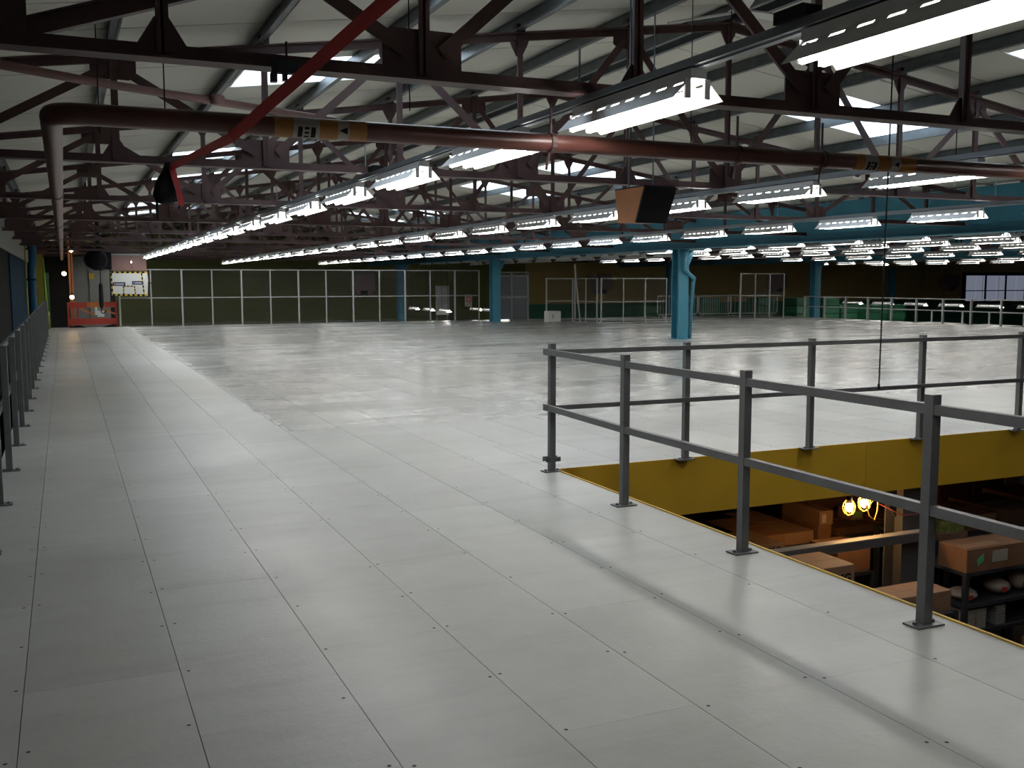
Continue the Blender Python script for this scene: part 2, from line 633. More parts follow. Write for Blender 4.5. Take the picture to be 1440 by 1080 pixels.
edges = []
y = -1.0
for s0, s1 in SKYL + [(46.0, 46.0)]:
    n = max(1, round((s0 - y) / 1.03))
    for i in range(n):
        edges.append((y + (s0 - y) * i / n, y + (s0 - y) * (i + 1) / n, False))
    if s1 > s0:
        edges.append((s0, s1, True))
    y = s1
for (a, b, sk) in edges:
    for side, (xa, xb, s0, s1) in enumerate(((WL, RIDGE, 1.98, 4.32), (RIDGE, V1, 10.2, 12.5))):
        if sk:
            sheet(xa, s0, a, b, sheet_m, 'roof_sheet')
            sheet(s0, s1, a, b, sky_m, 'rooflight', groove=0.004, th=0.035)
            sheet(s1, xb, a, b, sheet_m, 'roof_sheet')
        else:
            sheet(xa, xb, a, b, sheet_m, 'roof_sheet')
for (xa, xb) in ((WL, RIDGE), (RIDGE, V1)):
    sheet(xa, xb, -8, -1, sheet_m, 'roof_sheet')
    sheet(xa, xb, 46, 57, sheet_m, 'roof_sheet')
R2 = (V1 + V2) / 2
for (xa, xb, rg) in ((V1, R2, R2), (R2, V2, R2), (V2, 41.2, 41.2), (41.2, 50, 41.2), (50, 58.6, 58.6), (58.6, 67.3, 58.6), (67.3, 77.5, 76), (77.5, 88, 76)):
    for y0 in range(-8, 57, 13):
        sheet(xa, xb, y0, y0 + 13, sheet_m, 'roof_sheet', rg)

# valley girders
for xv, lab in ((V1, 'blue painted valley girder carried on the nearer line of blue columns'), (V2, 'blue painted valley girder carried on the farther line of blue columns')):
    g = thing('valley_girder', lab, 'girder', (xv, 24, 2.55))
    part('web', MB().box(xv - 0.02, xv + 0.02, -7.9, 55.9, 2.58, 3.28), blue_m, g)
    part('bottom_flange', MB().box(xv - 0.15, xv + 0.15, -7.9, 55.9, 2.55, 2.58), blue_m, g)
    part('gutter_plate', MB().box(xv - 0.19, xv - 0.16, -7.9, 55.9, 2.74, 3.42), blue_m, g)
    part('stiffener', MB().box(xv - 0.15, xv + 0.15, -7.9, 55.9, 3.26, 3.30), blue_m, g)

# purlins
pc = [RIDGE + (i - 6) * PAN for i in range(0, 13)]
for xp in pc:
    if abs(xp - RIDGE) < 0.1:
        xps = (xp - 0.13, xp + 0.13)
    else:
        xps = (xp,)
    for q in xps:
        zb = zr(q) - 0.165
        side = 'rising' if q < RIDGE else 'falling'
        lab = '%s galvanised purlin down from the ridge, ' % (['1st', '2nd', '3rd', '4th', '5th', '6th', '7th', '8th'][round(abs(q - RIDGE) / PAN)]) + ('charcoal wall side' if q < RIDGE else 'blue column side')
        p = thing('roof_purlin', lab, 'purlin', (q, 24, zb), 'purlins ' + side)
        part('web', MB().box(q - 0.004, q + 0.004, -7.9, 55.8, zb, zb + 0.16), galv, p)
        part('lower_lip', MB().box(q - 0.055, q + 0.004, -7.9, 55.8, zb, zb + 0.006).box(q - 0.055, q - 0.049, -7.9, 55.8, zb + 0.006, zb + 0.022), galv, p)
        part('upper_lip', MB().box(q - 0.004, q + 0.06, -7.9, 55.8, zb + 0.148, zb + 0.154), galv, p)

# ------------------------------------------------------------------ trusses


def ztop(x_, ridge):
    return ZT - SL * abs(x_ - ridge)


def build_truss(ridge, xl, xr, label, group, y, full=True, heel=False):
    t = thing('roof_truss', label, 'truss', (ridge, y, ZB), group)
    mbs = []

    def P(name, mb, m_=oxide):
        if full:
            mbs.append(part(name, mb, m_, t))
        else:
            acc.add(mb.v, mb.f)
    acc = MB()
    P('bottom_chord', MB().box(xl, xr, y - 0.068, y + 0.068, ZB, ZB + 0.011).box(xl, xr, y - 0.018, y - 0.007, ZB + 0.011, ZB + 0.072).box(xl, xr, y + 0.007, y + 0.018, ZB + 0.011, ZB + 0.072))
    for (a, b) in ((xl, ridge), (ridge, xr)):
        za, zb_ = ztop(a, ridge), ztop(b, ridge)
        P('top_chord', MB().bar((a, y, za + 0.03), (b, y, zb_ + 0.03), 0.13, 0.012).bar((a, y - 0.012, za - 0.01), (b, y - 0.012, zb_ - 0.01), 0.011, 0.07).bar((a, y + 0.012, za - 0.01), (b, y + 0.012, zb_ - 0.01), 0.011, 0.07))
    i0 = math.ceil((xl + 0.15 - ridge) / PAN)
    i1 = math.floor((xr - 0.15 - ridge) / PAN)
    for i in range(i0, i1 + 1):
        xn = ridge + i * PAN
        zt = ztop(xn, ridge)
        P('vertical', MB().box(xn - 0.03, xn + 0.03, y - 0.036, y - 0.026, ZB + 0.03, zt).box(xn - 0.006, xn + 0.006, y - 0.036, y + 0.03, ZB + 0.03, zt))
        if i % 2 == 0:   # big plate below, small plate above
            pl = MB().prism([(xn - 0.22, ZB + 0.012), (xn + 0.22, ZB + 0.012), (xn + 0.22, ZB + 0.22), (xn + 0.17, ZB + 0.27), (xn - 0.17, ZB + 0.27), (xn - 0.22, ZB + 0.22)], 'y', y - 0.005, y + 0.005)
            for rx, rz in ((-.17, .05), (-.1, .05), (0, .05), (.1, .05), (.17, .05), (0, .13), (0, .2), (.12, .16), (.16, .2), (-.12, .16), (-.16, .2)):
                pl.tube([(xn + rx, y - 0.016, ZB + rz), (xn + rx, y - 0.004, ZB + rz)], 0.014, 6)
            P('gusset_plate', pl)
            P('gusset_plate', MB().prism([(xn - 0.13, zt + 0.02), (xn - 0.09, zt - 0.09), (xn - 0.03, zt - 0.2), (xn + 0.03, zt - 0.2), (xn + 0.09, zt - 0.09), (xn + 0.13, zt + 0.02)], 'y', y - 0.005, y + 0.005))
        else:
            pl = MB().prism([(xn - 0.15, ZB + 0.012), (xn + 0.15, ZB + 0.012), (xn + 0.035, ZB + 0.2), (xn - 0.035, ZB + 0.2)], 'y', y - 0.005, y + 0.005)
            for rx, rz in ((-.09, .05), (.09, .05), (0, .1)):
                pl.tube([(xn + rx, y - 0.016, ZB + rz), (xn + rx, y - 0.004, ZB + rz)], 0.014, 6)
            P('gusset_plate', pl)
            P('gusset_plate', MB().prism([(xn - 0.19, zt + 0.02), (xn - 0.19, zt - 0.15), (xn - 0.13, zt - 0.19), (xn + 0.13, zt - 0.19), (xn + 0.19, zt - 0.15), (xn + 0.19, zt + 0.02)], 'y', y - 0.005, y + 0.005))
            for s in (-1, 1):   # diagonals fall from this upper joint to the big lower plates
                xq = xn + s * PAN
                if xq < xl - 0.05 or xq > xr + 0.05:
                    continue
                a, b = Vector((xn + s * 0.06, y, zt - 0.10)), Vector((xq - s * 0.10, y, ZB + 0.15))
                P('diagonal', MB().bar(a + Vector((0, -0.03, 0)), b + Vector((0, -0.03, 0)), 0.011, 0.075).bar(a, b, 0.06, 0.011))
        cl = MB().box(xn - 0.05, xn + 0.05, y - 0.05, y + 0.05, zt + 0.03, zt + 0.12)
        P('purlin_cleat', cl)
    if full and heel:
        P('heel_plate', MB().prism([(xl, ZB + 0.012), (xl + 1.0, ZB + 0.012), (xl + 1.0, ZB + 0.40), (xl, ZB + 0.62)], 'y', y - 0.008, y + 0.008))
    if not full:
        bpy.data.objects.remove(t)
        me = acc.mesh('roof_truss', oxide, off=(ridge, y, ZB))
        t = link('roof_truss', me, None, (ridge, y, ZB))
        tag(t, label, 'truss', group)
    return t


ORD = ['1st', '2nd', '3rd'] + ['%dth' % i for i in range(4, 60)]
build_truss(RIDGE, WL + 0.05, V1 - 0.2, 'red-brown riveted lattice truss bearing the small black clamp', 'near bay roof trusses', TR_Y[0], heel=True)
tr0 = build_truss(RIDGE, WL + 0.05, V1 - 0.2, 'x', 'near bay roof trusses', TR_Y[1])
for i, y in enumerate(TR_Y[1:]):
    tq = tr0 if i == 0 else copy_tree(tr0, None, (RIDGE, y, ZB))
    tq['label'] = 'red-brown riveted lattice truss of the near bay, %s beyond the one with the clamp' % ORD[i]
t2_ = None
for i, y in enumerate(TR_Y[2:]):
    t2_ = build_truss(R2, V1 + 0.2, V2 - 0.2, 'x', 'second bay roof trusses', y, False) if t2_ is None else copy_tree(t2_, None, (R2, y, ZB))
    t2_['label'] = 'red-brown truss between the two blue girders, %s from the olive wall end' % ORD[len(TR_Y) - 3 - i]
# extra raking strut on the nearest truss
tag(link('raking_strut', MB().bar((-0.25, 5.19, 2.75), (3.0, 5.19, 3.86), 0.06, 0.085).bar((-0.25, 5.19, 2.79), (3.0, 5.19, 3.90), 0.10, 0.012).mesh('raking_strut', oxide, off=(0, 5.19, 2.7)), None, (0, 5.19, 2.7)),
    'brown raking strut rising beside the truss nearest the red strap', 'strut')

# ------------------------------------------------------------------ pipes
pz = 2.465
PY = 5.42


def arc(c, r, a0, a1, ax, ay, n=7):
    return [Vector(c) + Vector(ax) * (r * math.cos(a0 + (a1 - a0) * i / n)) + Vector(ay) * (r * math.sin(a0 + (a1 - a0) * i / n)) for i in range(n + 1)]


pp = [(15.2, PY, pz), (0.10, PY, pz)] + arc((0.10, PY + 0.12, pz), 0.12, -math.pi / 2, -math.pi, (1, 0, 0), (0, 1, 0)) + [(-0.02, 38.5, pz)]
pr = thing('service_pipe', 'dark red-brown overhead service pipe with an elbow and orange marker bands', 'pipe', (0, PY, pz))
part('pipe_run', MB().tube(pp, 0.054, 14), pipe_m, pr, True)
for yy in (10.2, 15.5, 20, 27):
    part('pipe_collar', MB().tube([(-0.02, yy, pz), (-0.02, yy + 0.12, pz)], 0.064, 12), pinkpipe_m, pr, True)
for xx in (2.67, 4.02, 4.72):
    part('pipe_clip', MB().tube([(xx, PY, pz), (xx + 0.03, PY, pz)], 0.062, 12).bar((xx + 0.015, PY, pz + 0.05), (xx + 0.015, PY, ZB + 0.01), 0.012, 0.012).bar((xx + 0.0, PY - 0.01, pz - 0.05), (xx - 0.03, PY - 0.03, pz - 0.16), 0.012, 0.012), oxide, pr)
for x0, x1, cells in ((1.046, 1.5, ((0.0, 0.10, 'o'), (0.10, 0.24, 'w'), (0.24, 0.34, 'o'), (0.34, 0.40, 'w'), (0.40, 0.50, 'o'))), (5.0, 5.5, ((0, .08, 'o'), (.08, .20, 'w'), (.20, .32, 'o'), (.32, .40, 'w'), (.40, .55, 'o')))):
    for a, b, cc in cells:
        part('marker_band', MB().tube([(x0 + a, PY, pz), (x0 + b, PY, pz)], 0.0555, 14, False), orange_m if cc == 'o' else cream_m, pr, True)
    wc = [c for c in cells if c[2] == 'w']
    # black print on the pale bands: bars and a flow arrow
    a, b, _ = wc[0]
    pm = MB()
    for q in (0.25, 0.5, 0.75):
        u = x0 + a + (b - a) * q
        for j in range(5):
            t0, t1_ = -1.15 + j * 0.22, -1.15 + (j + 1) * 0.22
            if q == 0.5 and j in (1, 3):
                continue
            pm.add([(u - 0.012, PY - 0.0562 * math.cos(t0), pz + 0.0562 * math.sin(t0)), (u + 0.012, PY - 0.0562 * math.cos(t0), pz + 0.0562 * math.sin(t0)),
                    (u + 0.012, PY - 0.0562 * math.cos(t1_), pz + 0.0562 * math.sin(t1_)), (u - 0.012, PY - 0.0562 * math.cos(t1_), pz + 0.0562 * math.sin(t1_))], [(0, 1, 2, 3)])
    a, b, _ = wc[1]
    u = x0 + (a + b) / 2
    pm.add([(u - 0.026, PY - 0.0565, pz - 0.012), (u + 0.02, PY - 0.0565, pz - 0.03), (u + 0.02, PY - 0.0565, pz + 0.008)], [(0, 1, 2)])
    part('print', pm, black_m, pr)
dp = thing('conduit_pipe', 'pinkish primed pipe slanting under the roof by the hanging bag', 'pipe', (0.3, 9.2, 3.3))
part('pipe_run', MB().tube([(-1.1, 8.35, 3.32), (0.3, 9.16, 3.3), (2.6, 10.2, 3.28)], 0.036, 10), pinkpipe_m, dp, True)
part('pipe_collar', MB().tube([(1.30, 9.55, 3.30), (1.40, 9.60, 3.30)], 0.046, 10), pinkpipe_m, dp, True)

# ------------------------------------------------------------------ luminaires
LL = 1.2


def reflector(mat_):
    mb = MB()
    n = 8
    for s in (-1, 1):
        A = Vector((s * 0.045, 0, 0.0))
        B = Vector((s * 0.142, 0, -0.096))

        def q(t, y_, w=0.0):
            p = A.lerp(B, t)
            return (p.x, y_, p.z)

        def plate(t0, t1, y0, y1):
            nrm = Vector((B.z - A.z, 0, -(B.x - A.x))).normalized() * (0.002 * s)
            a = [Vector(q(t0, y0)), Vector(q(t1, y0)), Vector(q(t1, y1)), Vector(q(t0, y1))]
            vs = a + [p + nrm for p in a]
            mb.add(vs, [(0, 1, 2, 3), (7, 6, 5, 4), (0, 4, 5, 1), (1, 5, 6, 2), (2, 6, 7, 3), (3, 7, 4, 0)])
        h = LL / 2
        plate(0, 0.13, -h, h)
        plate(0.25, 1.0, -h, h)
        pitch = LL / n
        for k in range(n + 1):
            y0 = -h + k * pitch - 0.034
            plate(0.13, 0.25, max(-h, y0), min(h, y0 + 0.068))
    return mb.mesh('reflector', mat_)


ref_me = reflector(enamel)
body_me = MB().box(-0.045, 0.045, -LL / 2, LL / 2, 0.0, 0.045).mesh('body', enamel)
hold_me = MB().box(-0.016, 0.016, -0.008, 0.008, -0.092, 0.0).mesh('lamp_holder', enamel)


def tube_mesh(m_):
    return MB().tube([(0, -LL / 2 + 0.02, 0), (0, LL / 2 - 0.02, 0)], 0.018, 8).mesh('tube', m_, True)


tubes = {'warm': tube_mesh(tube_m), 'cool': tube_mesh(tube_cool), 'off': tube_mesh(tube_off)}
protos = {}


def luminaire(x_, y_, z_, kind, label, group):
    if kind not in protos:
        t = thing('strip_light', label, 'light', (x_, y_, z_), group)
        link('body', body_me, t)
        link('reflector', ref_me, t)
        for s in (-1, 1):
            for s2 in (-1, 1):
                link('lamp_holder', hold_me, t, (s2 * 0.055, s * (LL / 2 - 0.014), 0))
            link('tube', tubes[kind], t, (s * 0.055, 0, -0.076))
        protos[kind] = t
        return t
    t = copy_tree(protos[kind], None, (x_, y_, z_))
    tag(t, label, 'light', group)
    return t


ROWN = ['row crossing over the service pipe', 'row behind the wooden speaker', 'row before the near blue girder', 'row behind the near blue girder',
        'partly dark second-bay row', 'mixed-colour second-bay row', 'row above the far railing', 'row beyond the far railing', 'outermost row over the sunken hall']
ROWX = [2.78, 6.92, 11.5, 16.75, 19.5, 22.8, 28.4, 36.8, 41.0]
ZL = 2.598
for r, xr_ in enumerate(ROWX):
    y0 = max(2.67, 0.72 * xr_ - 1.0)
    y0 = 2.67 + 1.97 * math.floor((y0 - 2.67) / 1.97)
    y1 = {5: 42.0, 6: 36.0, 7: 44.0, 8: 44.0}.get(r, 48.0)
    tk = thing('light_trunking', 'grey steel trunking carrying the strip lights, ' + ROWN[r], 'trunking', (xr_, y0, ZL + 0.045))
    part('channel', MB().box(xr_ - 0.03, xr_ + 0.03, y0 - 1, y1 + 1, ZL + 0.062, ZL + 0.100).box(xr_ - 0.045, xr_ + 0.045, y0 - 1, y1 + 1, ZL + 0.056, ZL + 0.062), trunk_m, tk)
    for yt in TR_Y:
        if y0 - 1 < yt < y1 + 1:
            part('hanger', MB().box(xr_ - 0.045, xr_ + 0.045, yt - 0.05, yt + 0.05, ZL + 0.100, ZL + 0.104).bar((xr_, yt + 0.09, ZL + 0.11), (xr_, yt + 0.09, ZB + 0.30), 0.01, 0.01), trunk_m, tk)
    for yt in (3.35, 9.4, 15.3):
        if r == 0:
            part('junction_box', MB().box(xr_ - 0.05, xr_ + 0.05, yt - 0.09, yt + 0.09, ZL + 0.1, ZL + 0.15), black_m, tk)
    part('bracket', MB().box(xr_ - 0.02, xr_ + 0.02, y0 - 1, y1 + 1, ZL + 0.0455, ZL + 0.056), trunk_m, tk)
    y = y0
    k = 0
    while y < y1:
        kind = 'warm'
        if (r == 4 and y > 29.5) or (r == 3 and y > 26.5):
            kind = 'off'
        elif r == 5 and k % 3 == 1:
            kind = 'cool'
        adj = {'warm': 'warm-white', 'cool': 'bluish-white', 'off': 'unlit'}[kind]
        nth = ORD[int((y1 - y) / 1.97 - 1e-6)]
        luminaire(xr_, y, ZL, kind, adj + ' strip light, ' + nth + ' from the end wall, ' + ROWN[r], 'strip lights ' + ROWN[r] + ' ' + kind)
        y += 1.97
        k += 1
# lower lights hung beyond the deck
for x_, ys_, lab in ((15.9, (43.0, 45.2, 47.4), 'low-hung strip light behind the notice board'), (18.1, (41.4, 43.0, 44.6), 'low-hung strip light behind the grey gate'),
                     (35.4, (28.0, 30.0, 32.0, 34.0, 36.0, 38.0), 'low-hung strip light over the benches past the far railing')):
    for q, yy in enumerate(ys_):
        hz = 0.36 if x_ < 30 else 0.62
        up = {15.9: 3.5, 18.1: 3.86, 35.4: 3.92}[x_] - hz
        t = luminaire(x_, yy, hz, 'warm', ORD[len(ys_) - 1 - q] + ' from the end wall, ' + lab, lab)
        for s_ in (-0.4, 0.4):
            link('hanger_wire', MB().bar((0.0, s_, 0.045), (0.0, s_, up), 0.008, 0.008).mesh('hanger_wire', black_m), t)

# ------------------------------------------------------------------ guard rails
PW = 0.052


def post(rail, x_, y_, h=1.1, foot=True, z0=0.0):
    p = part('post', MB().box(x_ - PW / 2, x_ + PW / 2, y_ - PW / 2, y_ + PW / 2, z0 + 0.008, z0 + h), rail_m, rail)
    if foot:
        c = part('base_plate', MB().box(x_ - 0.085, x_ + 0.085, y_ - 0.05, y_ + 0.05, z0, z0 + 0.009), rail_m, p)
        b = MB()
        for s in (-1, 1):
            b.tube([(x_ + s * 0.058, y_, z0 + 0.009), (x_ + s * 0.058, y_, z0 + 0.022)], 0.011, 6)
        p2 = part('bolt', b, galv, c if False else p)
    return p


g = thing('guard_rail', 'grey square-tube guard rail around the yellow-edged floor opening', 'railing', (3.75, YE - 0.1, 0))
XP, YP = 3.735, 7.66
near_ys = [YP - 1.41 * k for k in range(0, 7)]
far_xs = [XP + 1.455 * k for k in range(0, 8)]
for i, yy in enumerate(near_ys):
    post(g, XP + (0.075 if i == 0 else -0.03), yy, 1.115)
for xx in far_xs[1:]:
    post(g, xx, YP + 0.0, 1.09)
RW = 0.042
XC = XP + 0.075
for z_ in (1.045, 0.565):
    for i, (a, b) in enumerate(zip(near_ys, near_ys[1:])):
        xa, xb = (XC - 0.045 if i == 0 else XP - 0.03), XP - 0.03
        part('rail', MB().bar((xb, b + PW / 2, z_), (xa, a - (PW / 2 if i else -0.02), z_), RW, 0.048), rail_m, g)
    part('rail', MB().box(XC + PW / 2, far_xs[-1] + 0.03, YP - 0.07, YP - 0.03, z_ - 0.02, z_ + 0.02), rail_m, g)
    part('rail_end', MB().box(XC - 0.07, XC - 0.022, YP - 0.035, YP + 0.03, z_ - 0.028, z_ + 0.028), rail_m, g)
part('clamp', MB().box(XC - 0.07, XC + 0.07, YP - 0.036, YP - 0.028, 0.09, 0.13), galv, g)
part('clamp', MB().box(XC - 0.07, XC + 0.07, YP + 0.028, YP + 0.036, 0.09, 0.13), galv, g)
part('clamp_bolt', MB().box(XC - 0.066, XC - 0.054, YP - 0.028, YP + 0.028, 0.10, 0.12), galv, g)
part('clamp_bolt', MB().box(XC + 0.054, XC + 0.066, YP - 0.028, YP + 0.028, 0.10, 0.12), galv, g)
gl = thing('guard_rail', 'long grey guard rail running along the charcoal wall', 'railing', (-0.52, 8, 0))
yy = 8.18 - 1.48 * 5
lys = []
while yy < 34.6:
    post(gl, -0.50, yy)
    lys.append(yy)
    yy += 1.48
for z_ in (1.05, 0.56):
    part('rail', MB().box(-0.56, -0.53, lys[0], lys[-1], z_ - 0.024, z_ + 0.024), rail_m, gl)
gr = thing('guard_rail', 'slim grey railing along the far open edge by green stacks', 'railing', (31, 30, 0))
yy = 21.8
rys = []
while yy < 37.0:
    part('post', MB().box(30.96, 31.04, yy - 0.03, yy + 0.03, 0, 0.98), barr_m, gr)
    rys.append(yy)
    yy += 1.32
for z_ in (0.95, 0.5):
    part('rail', MB().box(30.98, 31.02, rys[0], rys[-1], z_ - 0.02, z_ + 0.02), barr_m, gr)

# ------------------------------------------------------------------ mesh fences
wire_cache = {}


def wires(wd, ht, along):
    key = (round(wd, 2), round(ht, 2), along)
    if key in wire_cache:
        return wire_cache[key]
    mb = MB()
    n = int(wd / 0.055)
    for i in range(1, n):
        u = -wd / 2 + wd * i / n
        if along == 'x':
            mb.box(u - 0.002, u + 0.002, -0.002, 0.002, 0, ht)
        else:
            mb.box(-0.002, 0.002, u - 0.002, u + 0.002, 0, ht)
    n = int(ht / 0.055)
    for i in range(1, n):
        z_ = ht * i / n
        if along == 'x':
            mb.box(-wd / 2, wd / 2, 0.002, 0.006, z_ - 0.002, z_ + 0.002)
        else:
            mb.box(0.002, 0.006, -wd / 2, wd / 2, z_ - 0.002, z_ + 0.002)
    wire_cache[key] = mb.mesh('wire_mesh', wire_m)
    return wire_cache[key]


def fence(label, p0, along, n, pitch, ht, mid, posts=True, pw=0.06):
    x0, y0 = p0
    f = thing('mesh_fence', label, 'fence', (x0, y0, 0))
    for i in range(n + 1):
        c = (x0 + i * pitch, y0) if along == 'x' else (x0, y0 + i * pitch)
        q = pw if i % 2 == 0 else pw * 0.75
        fp = part('post', MB().box(c[0] - q / 2, c[0] + q / 2, c[1] - q / 2, c[1] + q / 2, 0, ht), fence_m, f)
        part('foot_plate', MB().box(c[0] - 0.07, c[0] + 0.07, c[1] - 0.07, c[1] + 0.07, 0, 0.01), fence_m, fp)
    for i in range(n):
        if along == 'x':
            a, b = x0 + i * pitch + 0.03, x0 + (i + 1) * pitch - 0.03
            for z_ in (ht - 0.02, mid, 0.07):
                part('frame_rail', MB().box(a, b, y0 - 0.015, y0 + 0.015, z_ - 0.018, z_ + 0.018), fence_m if z_ > 0.2 else wire_m, f)
            o = link('wire_mesh', wires(pitch - 0.06, ht - 0.12, 'x'), f, ((i + 0.5) * pitch, 0, 0.09))
        else:
            a, b = y0 + i * pitch + 0.03, y0 + (i + 1) * pitch - 0.03
            for z_ in (ht - 0.02, mid, 0.07):
                part('frame_rail', MB().box(x0 - 0.015, x0 + 0.015, a, b, z_ - 0.018, z_ + 0.018), fence_m if z_ > 0.2 else wire_m, f)
            o = link('wire_mesh', wires(pitch - 0.06, ht - 0.12, 'y'), f, (0, (i + 0.5) * pitch, 0.09))
        o['kind'] = 'stuff'
    return f


fence('tall grey mesh fence along the far deck edge before the olive wall', (1.87, 39.5), 'x', 13, 1.10, 2.13, 1.06)
fence('short mesh fence return between grey gate and lower fence', (19.12, 34.47), 'y', 2, 0.93, 1.78, 0.85, pw=0.05)
fence('single mesh fence panel behind the small white cabinet', (17.9, 36.5), 'x', 1, 1.2, 1.78, 0.85, pw=0.05)
fence('lower grey mesh fence ahead of the pink wall heater', (19.15, 34.2), 'x', 3, 1.0, 1.78, 0.85, pw=0.05)
fence('three-panel tall mesh screen beside the crowd barriers', (27.38, 36.3), 'x', 3, 0.8, 2.0, 1.0, pw=0.05)
# grey door between fence sections
d = thing('mesh_gate', 'grey framed double gate in the fence beside the white box', 'gate', (16.2, 38.2, 0))
for x_ in (16.35, 17.1, 17.85):
    part('post', MB().box(x_ - 0.04, x_ + 0.04, 38.16, 38.24, 0, 2.05), grey_m, d)
for x_ in (16.39, 17.14):
    lf = part('leaf', MB().box(x_ + 0.02, x_ + 0.65, 38.19, 38.21, 0.08, 0.95).box(x_ + 0.02, x_ + 0.65, 38.19, 38.21, 1.05, 1.85), mat('gate_infill', (0.13, 0.14, 0.16), 0.5), d)
    part('frame_rail', MB().box(x_, x_ + 0.67, 38.17, 38.23, 0.95, 1.05).box(x_, x_ + 0.67, 38.17, 38.23, 1.85, 1.92).box(x_, x_ + 0.67, 38.17, 38.23, 2.0, 2.05), grey_m, d)
b = thing('storage_box', 'small white cabinet standing by the grey gate', 'box', (18.0, 36.2, 0))
part('body', MB().bbox(17.75, 18.33, 36.05, 36.4, 0.02, 0.46), white_m, b)
part('panel', MB().box(17.95, 18.0, 36.04, 36.05, 0.15, 0.32), grey_m, b)
part('foot', MB().box(17.8, 17.86, 36.1, 36.35, 0, 0.02).box(18.22, 18.28, 36.1, 36.35, 0, 0.02), black_m, b)
tag(link('prop_pole', MB().tube([(18.40, 35, 2.32), (18.66, 35, 0.0)], 0.03, 8).mesh('prop_pole', fence_m, off=(18.66, 35, 0)), None, (18.66, 35, 0)), 'grey pole leaning against the lower mesh fence', 'pole')

# crowd barriers


def barrier(p0, p1, label):
    a, b_ = Vector((*p0, 0)), Vector((*p1, 0))
    t = thing('crowd_barrier', label, 'barrier', a)
    dv = (b_ - a)
    part('frame', MB().tube([a + Vector((0, 0, z_)) + dv * u for u, z_ in ((0.02, 0.18), (0, 0.3), (0, 0.95), (0.03, 1.0), (0.97, 1.0), (1, 0.95), (1, 0.3), (0.98, 0.18), (0.02, 0.18))], 0.02, 6), barr_m, t)
    n = 14
    for i in range(1, n):
        p = a + dv * (i / n)
        part('bar', MB().bar(p + Vector((0, 0, 0.18)), p + Vector((0, 0, 1.0)), 0.012, 0.012), barr_m, t)
    nv = Vector((-dv.y, dv.x, 0)).normalized()
    for u in (0.1, 0.9):
        p = a + dv * u
        part('foot', MB().bar(p + nv * 0.28 + Vector((0, 0, 0.02)), p + Vector((0, 0, 0.2)), 0.03, 0.02).bar(p - nv * 0.28 + Vector((0, 0, 0.02)), p + Vector((0, 0, 0.2)), 0.03, 0.02), barr_m, t)


barrier((23.9, 37.6), (26.0, 37.6), 'zinc crowd barrier beside the near blue column')
barrier((26.08, 37.6), (27.75, 37.5), 'zinc crowd barrier between its neighbour and the mesh screen')
barrier((27.9, 37.9), (29.9, 36.9), 'zinc crowd barrier set at an angle behind the mesh screen')

# ------------------------------------------------------------------ blue columns


def column(x_, y_, label, z0=0.0, pipe=False):
    t = thing('steel_column', label, 'column', (x_, y_, z0))
    part('flange', MB().box(x_ - 0.17, x_ + 0.17, y_ - 0.18, y_ - 0.155, z0 + 0.02, 2.55), blue_m, t)
    part('flange', MB().box(x_ - 0.17, x_ + 0.17, y_ + 0.155, y_ + 0.18, z0 + 0.02, 2.55), blue_m, t)
    part('web', MB().box(x_ - 0.015, x_ + 0.015, y_ - 0.155, y_ + 0.155, z0 + 0.02, 2.55), blue_m, t)
    part('base_plate', MB().box(x_ - 0.22, x_ + 0.22, y_ - 0.22, y_ + 0.22, z0, z0 + 0.02), blue_m, t)
    part('knee_brace', MB().bar((x_ + 0.1, y_, 1.95), (x_ + 0.40, y_, 2.50), 0.10, 0.12), blue_m, t)
    if pipe:
        part('downpipe', MB().tube([(x_ - 0.05, y_ - 0.27, 2.6), (x_ - 0.05, y_ - 0.27, 1.98), (x_ + 0.30, y_ - 0.27, 1.72), (x_ + 0.30, y_ - 0.20, 1.6), (x_ + 0.28, y_ - 0.1, 0.02)], 0.055, 10), blue_m, t, True)
    return t


column(V1, 24.15, 'blue steel column with bent downpipe standing on the open deck', pipe=True)
column(V1, 37.6, 'blue steel column in front of the tall mesh fence')
column(V2, 37.6, 'blue steel column behind the far grey railing', LOW)
column(V1, 50.15, 'dim blue column behind the mesh fence, nearest the olive wall', LOW)
column(V2, 50.15, 'dim blue column beside the farthest pink heater wall', LOW)
column(50.0, 50.15, 'far blue column against the ochre wall', LOW)

# ------------------------------------------------------------------ wall heaters
for xh, lab in ((15.6, 'pink wall heater seen through the tall mesh fence'), (31.1, 'pink wall heater above the lower mesh fence'), (45.0, 'pink wall heater above the mesh screen'), (61.2, 'pink wall heater beside the blue glazing')):
    h = thing('wall_heater', lab, 'heater', (xh, 55.9, 0.9))
    part('casing', MB().bbox(xh - 0.62, xh + 0.62, 55.2, 55.95, 1.15, 2.1, 0.05), heat_m, h)
    part('outlet', MB().prism([(xh - 0.55, 1.15), (xh - 0.25, 0.85), (xh - 0.2, 1.15)], 'y', 55.3, 55.9).prism([(xh + 0.55, 1.15), (xh + 0.2, 1.15), (xh + 0.25, 0.85)], 'y', 55.3, 55.9), heat_m, h)
    part('grille', MB().box(xh - 0.2, xh + 0.2, 55.3, 55.9, 0.95, 1.15), black_m, h)

# ------------------------------------------------------------------ green stacks and benches beyond the railing


def crate_stack(x_, y_, n, label, wd=1.1):
    t = thing('crate_stack', label, 'crates', (x_, y_, LOW), 'green crate stacks')
    z_ = LOW
    hh = 0.40
    for i in range(n):
        part('crate', MB().bbox(x_ - wd / 2, x_ + wd / 2, y_ - 0.5, y_ + 0.5, z_ + 0.02, z_ + hh, 0.02), grn_m, t)
        z_ += hh


